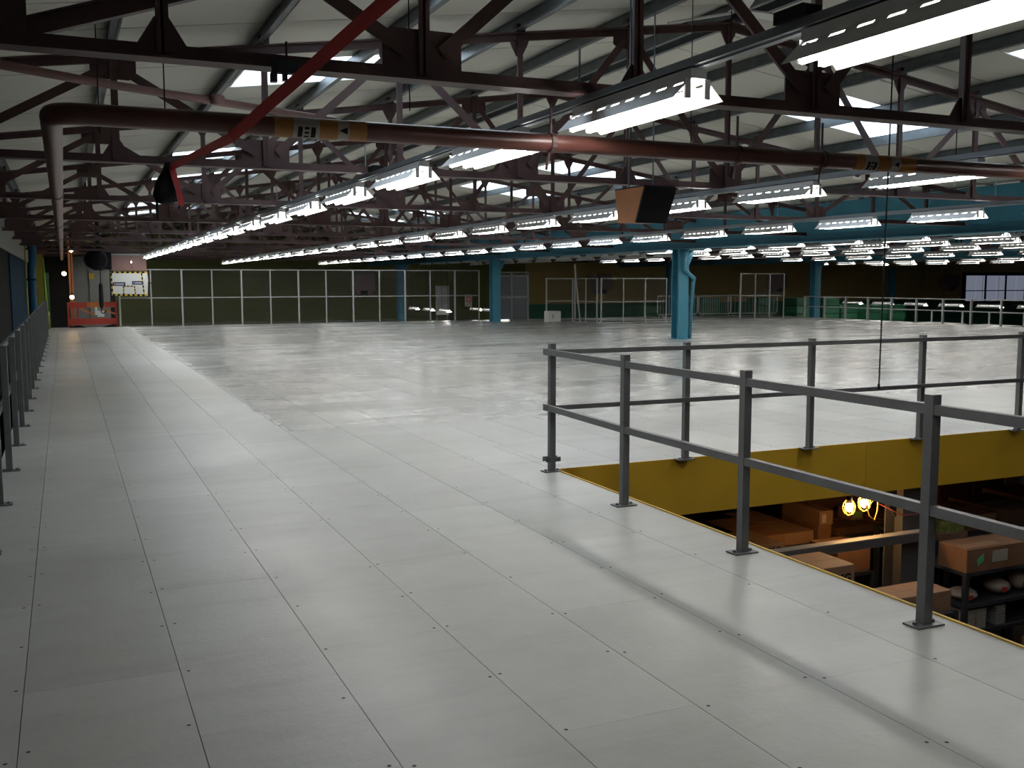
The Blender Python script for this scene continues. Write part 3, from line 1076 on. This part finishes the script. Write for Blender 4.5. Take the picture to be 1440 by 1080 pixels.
for i, (x_, y_, n) in enumerate(((34.2, 40.5, 10), (35.6, 40.2, 10), (37.0, 40.4, 9), (33.0, 42.0, 10), (38.6, 40.0, 9), (30.2, 43, 10), (27.4, 44, 9), (40.4, 40.5, 9))):
    crate_stack(x_, y_, n, ['tall green crate stack before the blue column', 'tall green crate stack just past the blue column', 'green crate stack, 2nd past the blue column', 'tall green crate stack behind the angled barrier', 'green crate stack, 3rd past the blue column', 'tall green crate stack behind the middle barrier', 'green crate stack behind the barrier by the deck column', 'green crate stack, farthest along the far railing'][i])
for i, (x_, y_) in enumerate(((36.4, 33.5), (36.6, 30.5), (36.5, 27.5))):
    t = thing('work_bench', 'grey work bench below the low-hung lights, %s from the green crates' % ORD[i], 'bench', (x_, y_, LOW), 'work benches')
    part('top', MB().box(x_ - 0.5, x_ + 0.5, y_ - 1.0, y_ + 1.0, -0.30, -0.25), grey_m, t)
    part('body', MB().box(x_ - 0.45, x_ + 0.45, y_ - 0.95, y_ + 0.95, LOW, -0.30), rackm, t)
    part('upright', MB().box(x_ + 0.4, x_ + 0.46, y_ - 0.9, y_ - 0.84, -0.25, 0.3).box(x_ + 0.4, x_ + 0.46, y_ + 0.84, y_ + 0.9, -0.25, 0.3).box(x_ + 0.4, x_ + 0.46, y_ - 0.9, y_ + 0.9, 0.26, 0.3), grey_m, t)
t = thing('notice_board', 'pale grey notice board behind the tall mesh fence', 'board', (16.2, 44, LOW))
part('panel', MB().box(15.84, 16.5, 44, 44.04, 0.1, 1.45), grey_m, t)
part('leg', MB().box(15.86, 15.92, 44.04, 44.08, LOW, 1.4).box(16.42, 16.48, 44.04, 44.08, LOW, 1.4), rackm, t)
t = thing('warning_sign', 'small round red and white prohibition sign on the mesh fence', 'sign', (15.66, 39.45, 0.6))
part('plate', MB().box(15.5, 15.83, 39.455, 39.465, 0.6, 1.1), mat('sign_grey', (0.3, 0.26, 0.26), 0.5), t)
part('ring', MB().tube([(15.665 + 0.11 * math.cos(a), 39.45, 0.9 + 0.11 * math.sin(a)) for a in [2 * math.pi * i / 14 for i in range(15)]], 0.018, 5), redb_m, t)

# ------------------------------------------------------------------ left far corner
t = thing('hazard_sign', 'white banner with yellow and black hazard tape border and two navy strips', 'sign', (2.2, 39.2, 1.14))
bn = part('banner', MB().prism([(1.60, 1.17), (2.82, 1.14), (2.86, 1.75), (2.83, 2.03), (1.58, 2.03)], 'y', 39.18, 39.2), white_m, t)


def tape(a, b, wd, n, yy):
    """alternating yellow / black lengths of tape"""
    a, b = Vector((a[0], yy, a[1])), Vector((b[0], yy, b[1]))
    for i in range(n):
        p, q = a.lerp(b, i / n), a.lerp(b, (i + 1) / n)
        part('tape_piece', MB().bar(p, q, 0.004, wd, up=(0, 0, 1) if abs(a.z - b.z) < 0.3 else (1, 0, 0)), hazy_m if i % 2 else black_m, bn)


tape((1.59, 2.0), (2.82, 2.0), 0.06, 14, 39.177)
tape((1.62, 1.19), (2.80, 1.17), 0.07, 14, 39.177)
tape((1.60, 1.97), (1.62, 1.22), 0.05, 8, 39.176)
tape((2.64, 1.97), (2.70, 1.22), 0.05, 10, 39.176)
tape((2.0, 1.48), (2.0, 1.22), 0.04, 5, 39.174)
tape((2.38, 1.50), (2.40, 1.22), 0.04, 5, 39.174)
tape((2.0, 1.50), (2.38, 1.50), 0.04, 6, 39.173)
for x0, x1, z_ in ((1.64, 2.07, 1.58), (2.30, 2.68, 1.62)):
    part('navy_strip', MB().box(x0, x1, 39.172, 39.176, z_ - 0.065, z_ + 0.065), navy_m, bn)
    part('print', MB().box(x0 + 0.05, x0 + 0.075, 39.168, 39.172, z_ - 0.022, z_ + 0.022).box(x0 + 0.10, x1 - 0.05, 39.168, 39.172, z_ - 0.02, z_ + 0.014), white_m, bn)
part('tie', MB().box(1.86, 1.89, 39.2, 39.468, 1.88, 1.91), black_m, t)
part('tie', MB().box(2.955, 2.985, 39.2, 39.468, 1.6, 1.63).box(2.8, 2.985, 39.19, 39.2, 1.6, 1.63), black_m, t)
t = thing('lifting_beam_board', 'pair of pinkish boards hung above the hazard banner', 'board', (2.2, 39.3, 2.05))
part('panel', MB().box(1.60, 2.30, 39.28, 39.32, 2.06, 2.62), pinkb_m, t)
part('panel', MB().box(2.32, 2.83, 39.28, 39.32, 2.06, 2.62), pinkb_m, t)
part('top_rail', MB().box(1.3, 3.3, 39.30, 39.36, 2.63, 2.68), grey_m, t)
t = thing('drum_fan', 'large black drum fan hung above the red barrier', 'fan', (1.15, 38.5, 2.4))
part('drum', MB().tube([(1.05, 38.25, 2.45), (1.10, 38.45, 2.43), (1.25, 38.75, 2.40)], [0.36, 0.38, 0.34], 18), black_m, t, True)
part('guard_ring', MB().tube([(1.05 + 0.36 * math.cos(a), 38.23, 2.45 + 0.36 * math.sin(a)) for a in [2 * math.pi * i / 20 for i in range(21)]], 0.014, 5), rackm, t)
part('bracket', MB().box(1.1, 1.2, 38.45, 38.55, 2.7, 3.90).box(1.35, 1.6, 38.4, 38.6, 2.1, 2.7), black_m, t)
t = thing('chain_hoist', 'black chain hoist with hook hanging before the red barrier', 'hoist', (1.2, 37.8, 0.5))
part('chain', MB().tube([(1.2, 37.8, 3.90), (1.19, 37.8, 1.62)], 0.018, 6), black_m, t)
part('grip', MB().tube([(1.19, 37.8, 1.62), (1.19, 37.8, 1.55), (1.19, 37.8, 0.85), (1.19, 37.8, 0.72)], [0.03, 0.07, 0.08, 0.03], 10), black_m, t, True)
part('hook', MB().tube([(1.19, 37.8, 0.75)] + [(1.24 + 0.07 * math.cos(a), 37.8, 0.64 + 0.08 * math.sin(a)) for a in [2.6 + i * 0.5 for i in range(9)]], 0.018, 6), black_m, t, True)
t = thing('works_barrier', 'red and orange plastic works barrier in the far corner', 'barrier', (0.9, 39.8, 0))
part('top_board', MB().box(0.1, 0.75, 39.78, 39.82, 0.72, 0.92), redb_m, t)
part('top_board', MB().box(1.35, 1.8, 39.78, 39.82, 0.72, 0.92), redb_m, t)
part('top_board', MB().box(0.75, 1.35, 39.78, 39.82, 0.72, 0.92), orgb_m, t)
part('lower_board', MB().box(0.1, 1.8, 39.78, 39.82, 0.10, 0.32), redb_m, t)
part('rail', MB().bar((0.5, 39.8, 0.70), (1.0, 39.8, 0.45), 0.03, 0.06).bar((1.3, 39.8, 0.65), (1.78, 39.8, 0.45), 0.03, 0.06), orgb_m, t)
for x_ in (0.12, 0.42, 1.74):
    part('leg', MB().box(x_ - 0.03, x_ + 0.03, 39.77, 39.83, 0.03, 0.92), redb_m, t)
for x_ in (0.42, 1.55):
    part('foot', MB().prism([(x_ - 0.3, 0), (x_ + 0.3, 0), (x_ + 0.08, 0.08), (x_ - 0.08, 0.08)], 'y', 39.6, 39.76), black_m, t)
t = thing('paper_notice', 'white notice sheet held on the works barrier', 'notice', (1.2, 39.7, 0.3))
part('sheet', MB().box(1.02, 1.10, 39.70, 39.715, 0.45, 0.74).box(1.10, 1.33, 39.70, 39.715, 0.38, 0.60), white_m, t)
tag(link('timber_post', MB().bbox(-0.08, 0.08, -0.08, 0.08, 0, 3.2, 0.01).mesh('timber_post', brick_m), None, (0.27, 41.0, 0)), 'warm brown upright post behind the works barrier', 'post')
struct('door_1', MB().box(0.36, 1.80, 45.86, 45.99, LOW, 2.75).box(1.0, 1.04, 45.8, 45.86, LOW, 2.75), grey_m, 'pale grey sliding door in the loading bay wall')
tag(link('yellow_sticker', MB().box(-0.1, 0.1, -0.01, 0.0, -0.12, 0.12).mesh('yellow_sticker', hazy_m), None, (1.1, 45.79, 1.9)), 'small yellow sticker on the grey sliding door', 'sticker')
for i, (x_, y_, z_, lab) in enumerate(((0.04, 40.3, 1.96, 'bare warm bulb hung before the brown post, higher one'), (0.27, 40.2, 1.10, 'bare warm bulb at the foot of the black flex'), (0.31, 40.3, 2.80, 'warm lamp head under the roof above the black flex'))):
    t = thing('pendant_bulb', lab, 'lamp', (x_, y_, z_))
    part('bulb', MB().ball((x_, y_, z_), 0.075 if i < 2 else 0.06, 10, 8), bulb_m, t, True)
    part('cap', MB().tube([(x_, y_, z_ + 0.05), (x_, y_, z_ + 0.16)], 0.035, 8), black_m, t, True)
    part('flex', MB().tube([(x_, y_, z_ + 0.16), (x_ + 0.02, y_, 3.80)], 0.014, 5), black_m, t)
t = thing('corner_bollard', 'yellow-green pole with thick base at the end of the guard rail', 'pole', (-0.56, 38.7, 0))
part('base', MB().tube([(-0.57, 38.7, 0), (-0.57, 38.7, 0.62)], 0.085, 12), yg_m, t, True)
part('pole', MB().tube([(-0.57, 38.7, 0.62), (-0.62, 38.7, 2.5)], [0.05, 0.03], 8), mat('bright_green', (0.20, 0.36, 0.04), 0.5), t, True)
t = thing('downpipe', 'thick blue downpipe on the charcoal wall beside a yellow strip', 'pipe', (-0.95, 35.6, 0))
part('pipe_run', MB().tube([(-0.92, 35.6, LOW), (-0.92, 35.6, 1.85), (-0.90, 35.4, 2.05), (-0.86, 35.3, 2.35), (-0.86, 35.3, 3.3)], 0.12, 12), mat('downpipe_blue', (0.018, 0.075, 0.13), 0.6, spec=0.2), t, True)
part('bracket', MB().tube([(-0.92, 35.6, 1.7), (-0.92, 35.6, 1.76)], 0.135, 12).box(-1.08, -0.95, 35.58, 35.62, 1.7, 1.76), dkblue_m, t)

# ------------------------------------------------------------------ hanging things near the camera
t = thing('hanging_speaker', 'wood-veneer wedge loudspeaker with black grille hung on two wires', 'speaker', (4.95, 8, 2.18))
# tapered body, long veneer side towards -X, grille towards +X/-Y
fa = [(4.76, 8.25, 2.49), (4.845, 7.88, 2.505), (5.25, 7.98, 2.515), (5.15, 8.4, 2.50)]
fb = [(4.84, 8.15, 2.185), (4.785, 7.93, 2.18), (5.155, 8.0, 2.185), (5.08, 8.25, 2.19)]
_n = (Vector(fa[1]) - Vector(fa[0])).cross(Vector(fb[1]) - Vector(fa[1]))
_d = Vector(fb[0]) - Vector(fa[0])
fb[0] = tuple(Vector(fb[0]) - Vector((_n.dot(_d) / _n.x, 0, 0)))
part('cabinet', MB().add(fb + fa, [(3, 2, 1, 0), (4, 5, 6, 7), (0, 1, 5, 4), (1, 2, 6, 5), (2, 3, 7, 6), (3, 0, 4, 7)]), wood_m, t)
ga = [Vector(fb[1]), Vector(fb[2]), Vector(fa[2]), Vector(fa[1])]
nrm = (ga[1] - ga[0]).cross(ga[3] - ga[0]).normalized()
part('grille', MB().add([p + nrm * 0.001 for p in ga] + [p + nrm * 0.02 for p in ga], [(3, 2, 1, 0), (4, 5, 6, 7), (0, 1, 5, 4), (1, 2, 6, 5), (2, 3, 7, 6), (3, 0, 4, 7)]), black_m, t)
part('top_panel', MB().add([Vector(p) + Vector((0, 0, 0.001)) for p in fa] + [Vector(p) + Vector((0, 0, 0.012)) for p in fa], [(3, 2, 1, 0), (4, 5, 6, 7), (0, 1, 5, 4), (1, 2, 6, 5), (2, 3, 7, 6), (3, 0, 4, 7)]), black_m, t)
part('wire', MB().tube([(4.82, 8.1, 2.5), (4.82, 8.1, 4.38)], 0.007, 6).tube([(5.08, 8.1, 2.5), (5.08, 8.1, 4.42)], 0.007, 6), galv, t)

t = thing('red_strap', 'long red webbing strap stretched down to the hanging black bag', 'strap', (0.95, 9.5, 2.66))
sp = [Vector((1.28, 3.9, 2.80)), Vector((1.22, 5.0, 2.80)), Vector((1.10, 7.0, 2.75)), Vector((0.98, 9.3, 2.66))]


def ribbon(pts, wd, side):
    mb = MB()
    vs = []
    for p in pts:
        p = Vector(p)
        sd = Vector(side).normalized() * wd / 2
        vs += [p - sd, p + sd]
    vs2 = [v_ + Vector((0.0, -0.002, 0.001)) for v_ in vs]
    n = len(vs)
    fs = []
    for i in range(0, n - 2, 2):
        fs += [(i, i + 1, i + 3, i + 2), (n + i + 2, n + i + 3, n + i + 1, n + i), (i, i + 2, n + i + 2, n + i), (i + 1, n + i + 1, n + i + 3, i + 3)]
    return mb.add(vs + vs2, fs)


sp = [Vector((1.058, 3.4, 2.607)), Vector((0.825, 5.40, 2.388)), Vector((0.92, 9.45, 2.66))]
part('webbing', ribbon(sp, 0.052, (-0.66, 0, 0.75)), red_m, t)
part('loose_end', ribbon([(0.925, 9.44, 2.655), (0.94, 9.38, 2.56), (0.965, 9.36, 2.46), (0.985, 9.36, 2.32)], 0.055, (1, 0.2, 0)), red_m, t)
part('strap_top', ribbon([(1.058, 3.4, 2.607), (1.21, 1.4, 2.738), (1.30, 0.25, 2.82)], 0.052, (-0.66, 0, 0.75)), red_m, t)
t = thing('hanging_bag', 'black cloth bag hanging from a roof truss by its strap', 'bag', (0.87, 9.5, 2.25))
part('bag_body', MB().tube([(0.90, 9.50, 2.70), (0.89, 9.50, 2.62), (0.88, 9.50, 2.52), (0.88, 9.50, 2.42), (0.885, 9.50, 2.36), (0.89, 9.50, 2.34)], [0.03, 0.05, 0.10, 0.12, 0.10, 0.03], 12), black_m, t, True)
part('hook_strap', MB().bar((0.90, 9.50, 2.66), (0.90, 9.60, 2.715), 0.05, 0.008), black_m, t)
part('hanging_strap', MB().box(0.78, 0.80, 9.47, 9.49, 2.20, 2.45).box(0.97, 0.985, 9.46, 9.48, 2.30, 2.45), black_m, t)
t = thing('beam_clamp', 'small black clamp bracket fixed to the truss beside the red strap', 'clamp', (1.05, 5.06, 2.66))
part('jaw', MB().box(0.98, 1.10, 5.03, 5.075, 2.665, 2.73).box(0.97, 1.0, 5.03, 5.07, 2.62, 2.665).box(1.03, 1.05, 5.03, 5.07, 2.63, 2.665).box(1.10, 1.13, 5.03, 5.07, 2.67, 2.69), rackm, t)
part('stud', MB().tube([(1.05, 5.05, 2.73), (1.05, 5.05, 2.82)], 0.006, 6), rackm, t)
t = thing('ceiling_fan', 'white-bladed ceiling sweep fan under the roof ridge', 'fan', (6.55, 8.8, 4.35))
part('rod', MB().tube([(6.55, 8.8, 4.42), (6.55, 8.8, zr(6.55) + 0.005)], 0.015, 8), black_m, t)
part('hub', MB().tube([(6.55, 8.8, 4.33), (6.55, 8.8, 4.35), (6.55, 8.8, 4.40), (6.55, 8.8, 4.42)], [0.05, 0.09, 0.09, 0.05], 12), black_m, t, True)
for a in (0.04, 2.13, 4.23):
    dx, dy = math.cos(a), math.sin(a)
    c = Vector((6.55, 8.8, 4.435))
    pts = [c + Vector((dx * q, dy * q, 0)) for q in (-0.12, -0.05, 0.1, 0.5, 0.8)]
    mbq = MB()
    for p, q, w0 in zip(pts, pts[1:], (0.07, 0.10, 0.13, 0.11)):
        mbq.bar(p, q, w0, 0.02, up=(0.2 * -dy, 0.2 * dx, 1))
    part('blade', mbq, white_m, t)
t = thing('pull_cord', 'thin black cord hanging from the roof in front of the railing', 'cord', (5.9, 6.0, 0.79))
part('cord', MB().tube([(5.92, 6.0, 4.35), (5.91, 6.0, 2.83), (5.89, 6.0, 0.80)], 0.006, 6), black_m, t)
part('toggle', MB().tube([(5.89, 6.0, 0.79), (5.89, 6.0, 0.83)], 0.010, 8), black_m, t)
for i, (x_, y_, z0) in enumerate(((2.2, 6.6, 2.8), (4.95, 7.3, 2.75), (6.3, 8.6, 2.72), (0.58, 6.2, 2.55), (0.25, 6.9, 2.58), (6.95, 6.3, 2.45))):
    tag(link('suspension_wire', MB().tube([(0, 0, 0), (0, 0, zr(x_) - z0 + 0.02)], 0.004, 6).mesh('suspension_wire', black_m), None, (x_, y_, z0)),
        'thin suspension wire dropping from the roof ' + ['just behind the red strap truss', 'beside the wooden speaker', 'above the speaker row lights', 'near the pipe elbow, nearer the strap', 'beside the pipe elbow', 'past the far pipe marker'][i], 'wire', 'suspension wires')
t = thing('hanging_tag', 'small white hanging tag on the trunking by the pipe marker', 'tag', (6.95, 7.45, 2.6))
part('card', MB().box(6.90, 7.0, 7.45, 7.455, 2.61, 2.75), white_m, t)
text_part('S', 0.14, black_m, t, Matrix.Translation((6.95, 7.449, 2.68)) @ FRONT)

# ------------------------------------------------------------------ lower storey contents under the opening


def rack(label, x0, x1, y0, y1, shelves, top):
    t = thing('storage_rack', label, 'rack', ((x0 + x1) / 2, (y0 + y1) / 2, LOW))
    for a in (x0, x1):
        for b_ in (y0, y1):
            part('upright', MB().box(a - 0.001 if a == x0 else a - 0.05, a + 0.05 if a == x0 else a + 0.001, b_ - 0.001 if b_ == y0 else b_ - 0.05, b_ + 0.05 if b_ == y0 else b_ + 0.001, LOW, top), rackm, t)
    for z_ in shelves:
        part('shelf', MB().box(x0, x1, y0, y1, z_ - 0.04, z_), rackm, t)
    return t


def carton(label, x0, x1, y0, y1, z0, z1, m_=card_m, tape_=True, flaps=False, group=None):
    t = thing('carton', label, 'box', ((x0 + x1) / 2, (y0 + y1) / 2, z0), group)
    bd = part('body', MB().bbox(x0, x1, y0, y1, z0, z1, 0.006), m_, t)
    if tape_:
        ym = (y0 + y1) / 2
        part('tape', MB().box(x0 + 0.005, x1 - 0.005, ym - 0.02, ym + 0.02, z1, z1 + 0.002), card2_m, bd)
    if flaps:
        part('flap', MB().bar((x0, y0, z1), (x0 - 0.10, y0 - 0.02, z1 + 0.05), 0.3, 0.006).bar(((x0 + x1) / 2, y0, z1), ((x0 + x1) / 2, y0 - 0.14, z1 + 0.03), x1 - x0, 0.006), card2_m, bd)
    return t


rack('dark steel storage rack under the deck holding the long cartons', 6.95, 9.9, 8.95, 11.4, (-1.42, -2.3), -1.42)
carton('long brown carton, lower of the two stacked on the rack', 7.98, 8.18, 9.0, 9.66, -1.42, -1.22, card_m, False)
u = carton('long brown carton with a slot on top, stacked on another', 8.0, 8.20, 9.0, 9.68, -1.22, -1.05, card2_m, False)
part('slot', MB().box(8.11, 8.125, 9.01, 9.67, -1.05, -1.046), black_m, u)
part('end_label', MB().box(8.03, 8.09, 8.995, 9.0, -1.19, -1.09), cream_m, u)
carton('wide flat carton beside the long brown cartons', 7.0, 7.5, 9.0, 9.9, -1.42, -1.26)
carton('wide flat carton with pale top between flat stack and long cartons', 7.52, 7.96, 9.05, 10.2, -1.42, -1.28, card2_m)
carton('tall orange-brown carton lit by the caged lamps', 8.95, 9.85, 10.3, 11.3, -1.42, -0.62, card_m)
carton('deep brown carton under the green-labelled box', 8.4, 9.05, 9.15, 9.9, -1.42, -1.33, card3_m)
u = carton('small carton with a green leaf label near the caged lamps', 8.86, 9.05, 9.4, 9.65, -1.33, -1.19, card2_m, False)
part('label', MB().box(8.89, 9.02, 9.394, 9.4, -1.30, -1.22), leaf_m, u)
carton('open carton with raised pale flaps below the caged lamps', 9.24, 9.80, 9.4, 9.95, -1.42, -1.36, card_m, False, True)
rack('dark low rack with one carton beside the grey lower column', 7.5, 8.05, 8.15, 8.75, (-1.53,), -1.53)
carton('square carton with rounded corner on the low dark rack', 7.55, 8.02, 8.2, 8.65, -1.53, -1.26)
u = carton('carton printed KG beneath the grey steel beam', 6.36, 6.82, 8.2, 8.8, -1.95, -1.10, card2_m)
text_part('KG', 0.13, black_m, u, Matrix.Translation((6.70, 8.198, -1.19)) @ FRONT)
u = carton('carton printed KG close to the yellow edging', 6.45, 6.85, 7.2, 7.7, -1.95, -1.07, card2_m)
text_part('KG', 0.12, black_m, u, Matrix.Translation((6.72, 7.198, -1.20)) @ FRONT)
rack('dark rack carrying the two cartons printed KG', 6.1, 6.95, 7.1, 8.9, (-1.95,), -1.95)
t = thing('steel_column', 'grey steel column below the deck behind the nearest post', 'column', (8.25, 7.95, LOW))
part('shaft', MB().box(8.12, 8.40, 7.86, 7.88, LOW, -0.54).box(8.12, 8.40, 8.10, 8.12, LOW, -0.54).box(8.25, 8.27, 7.88, 8.10, LOW, -0.54), mat('lower_steel', (0.08, 0.08, 0.085), 0.5), t)
part('gusset', MB().prism([(7.85, -0.54), (8.12, -0.54), (8.12, -0.9)], 'y', 7.95, 8.0), rackm, t)
t = thing('steel_beam', 'grey steel beam below deck with painted-in top light, ending at the lower column', 'beam', (6, 7.8, -1.1))
part('flange', MB().box(3.9, 8.4, 7.74, 7.85, -1.04, -1.03), mat('beam_top_lit', (0.30, 0.29, 0.28), 0.5), t)  # same steel as the web; light falling on the top is put into the colour
part('web', MB().box(3.9, 8.4, 7.74, 7.76, -1.13, -1.04), mat('lower_steel', (0.08, 0.08, 0.085), 0.5), t)
rack('black wire shelving unit under the big carton with green tape', 8.46, 10.3, 7.3, 7.93, (-1.39, -1.74, -2.03), -1.39)
u = carton('big open-flapped carton with green tape and white label', 8.46, 9.75, 7.3, 7.68, -1.39, -1.14, card_m, False)
part('flap', MB().box(8.47, 9.0, 7.32, 7.46, -1.14, -1.132), card2_m, u)
part('green_tape', MB().prism([(8.60, -1.26), (8.70, -1.20), (8.70, -1.28), (8.62, -1.33)], 'y', 7.294, 7.3), grnlab_m, u)
part('label', MB().box(8.83, 9.05, 7.294, 7.3, -1.31, -1.19), cream_m, u)
u = thing('produce_crate', 'pale crate with speckled lime-green contents on the big carton', 'crate', (9.05, 8.1, -1.25))
part('tray', MB().bbox(8.84, 9.27, 8.0, 8.3, -1.25, -1.18, 0.01), card2_m, u)
part('contents', MB().bbox(8.88, 9.25, 8.02, 8.28, -1.18, -1.05, 0.03), crate_m, u)
rack('dark rack behind the black wire shelving carrying wrapped stock', 10.02, 11.65, 8.0, 10.0, (-1.255,), -1.255)
rack('dark narrow rack carrying the lime-green crate', 8.75, 9.97, 7.98, 8.9, (-1.255,), -1.255)
u = thing('wrapped_stack', 'dark stock stack in shiny shrink wrap below the fascia', 'stack', (10.6, 9.5, -1.25))
part('load', MB().bbox(10.1, 10.68, 9.2, 9.9, -1.255, -0.92, 0.03), wrap_m, u)
part('load', MB().bbox(10.70, 11.25, 9.2, 9.9, -1.255, -0.93, 0.03), wrap_m, u)
carton('orange-brown carton beside the shrink-wrapped stack', 10.75, 11.4, 8.5, 9.1, -1.255, -1.02, card_m)
carton('pale carton atop stock behind the shrink-wrapped stack', 11.3, 11.58, 9.2, 9.8, -1.255, -0.86, card2_m)
carton('brown carton behind the lime-green crate', 9.35, 9.95, 8.2, 8.88, -1.255, -1.08, card_m)
carton('dark brown carton by the rear of the lime-green crate', 10.05, 10.7, 8.1, 9.0, -1.255, -1.06, card3_m)
for x0, x1, z0, z1, lab in ((8.50, 8.80, -1.74, -1.62, 'red and white bag of stock on the wire shelving'), (9.02, 9.30, -1.74, -1.58, 'crumpled pale plastic bag on the wire shelving'), (9.38, 9.60, -1.74, -1.55, 'grey bundle beside the crumpled plastic bag')):
    u = thing('stock_bag', lab, 'bag', ((x0 + x1) / 2, 7.5, z0))
    part('bag_body', MB().ball(((x0 + x1) / 2, 7.5, (z0 + z1) / 2), (x1 - x0) / 2, 12, 8, (z1 - z0) / (x1 - x0)), bag_m, u, True)
    part('label', MB().box(x0 + 0.06, x0 + 0.13, 7.5 - (x1 - x0) / 2 - 0.004, 7.5 - (x1 - x0) / 2 + 0.01, (z0 + z1) / 2 - 0.03, (z0 + z1) / 2 + 0.02), redb_m, u)
for j, (x0, lab) in enumerate(((8.53, 'pale stacked packet bundle on the lowest wire shelf, by the upright'), (8.69, 'pale stacked packet bundle on the lowest wire shelf, middle one'), (8.98, 'grey stacked packet bundle on the lowest wire shelf'))):
    u = thing('packet_bundle', lab, 'packets', (x0 + 0.07, 7.45, -2.03))
    for i in range(6):
        part('packet', MB().bbox(x0, x0 + 0.14, 7.34, 7.6, -2.03 + i * 0.036, -2.03 + i * 0.036 + 0.031, 0.004), cream_m if j < 2 else grey_m, u)
carton('pale flat carton just inside the near yellow edging', 7.04, 7.75, 6.85, 7.2, -1.55, -1.34, card2_m)
rack('dark plinth rack beneath the pale flat carton', 7.0, 7.8, 6.8, 7.25, (-1.55,), -1.55)
carton('brown carton deep below the outermost wire shelving', 8.95, 9.5, 6.5, 7.0, -2.4, -2.03, card_m)
rack('dark stand under the deep brown carton', 8.9, 9.55, 6.45, 7.05, (-2.4,), -2.4)
rack('dark far rack glimpsed under the fascia by the corner post', 4.6, 6.6, 9.4, 10.6, (-1.35, -2.2), -1.35)
carton('brown carton on the far rack near the corner post', 5.0, 5.5, 9.5, 10.2, -1.35, -1.0, card3_m)
carton('brown carton on the far rack beside another', 5.7, 6.3, 9.5, 10.2, -1.35, -1.02, card3_m)

# caged work lamps
for x_, y_, z_, lab in ((7.66, 7.95, -0.70, 'caged work lamp under the fascia, larger glowing one'), (7.50, 8.0, -0.74, 'caged work lamp under the fascia, smaller glowing one')):
    t = thing('caged_lamp', lab, 'lamp', (x_, y_, z_))
    part('bulb', MB().ball((x_, y_, z_), 0.038, 10, 8, 1.3), mat('work_bulb', (1.0, 0.55, 0.20), 0.5, emit=200), t, True)
    part('cap', MB().tube([(x_, y_, z_ + 0.045), (x_, y_, z_ + 0.12)], 0.03, 8), black_m, t, True)
    for a in (0.0, 0.8, 1.6, 2.4):
        part('cage_wire', MB().tube([(x_ + 0.065 * math.cos(q) * math.cos(a), y_ + 0.065 * math.cos(q) * math.sin(a), z_ + 0.09 * math.sin(q)) for q in [2 * math.pi * i / 14 for i in range(15)]], 0.0028, 5), ycable, t)
    part('cage_ring', MB().tube([(x_ + 0.066 * math.cos(q), y_ + 0.066 * math.sin(q), z_) for q in [2 * math.pi * i / 14 for i in range(15)]], 0.0028, 5), ycable, t)
    part('flex', MB().tube([(x_, y_, z_ + 0.12), (x_ + 0.03, y_ + 0.02, -0.5), (x_ + 0.05, y_ + 0.05, -0.30)], 0.008, 6), ycable, t)
t = thing('cable_loop', 'yellow cable tangle looped around the caged work lamps', 'cable', (7.7, 7.93, -0.7))
part('cable', MB().tube([(7.58, 7.9, -0.52), (7.60, 7.88, -0.62), (7.66, 7.87, -0.82), (7.74, 7.88, -0.88), (7.80, 7.9, -0.78), (7.80, 7.9, -0.62), (7.76, 7.9, -0.52), (7.86, 7.9, -0.56), (7.95, 7.9, -0.66)], 0.007, 6), ycable, t, True)
part('cable', MB().tube([(7.45, 7.95, -0.55), (7.55, 7.9, -0.60), (7.62, 7.86, -0.74), (7.70, 7.86, -0.66), (7.74, 7.86, -0.52)], 0.007, 6), ycable, t, True)
t = thing('red_cable', 'red cable sagging between the lower column and dark rack', 'cable', (8.6, 8.2, -0.8))
part('cable', MB().tube([(7.95, 8.05, -0.75), (8.05, 7.80, -0.84), (8.5, 7.80, -0.86), (8.8, 7.98, -0.78), (9.2, 8.1, -0.66)], 0.007, 6), mat('dull_red_cable', (0.16, 0.02, 0.015), 0.6), t, True)
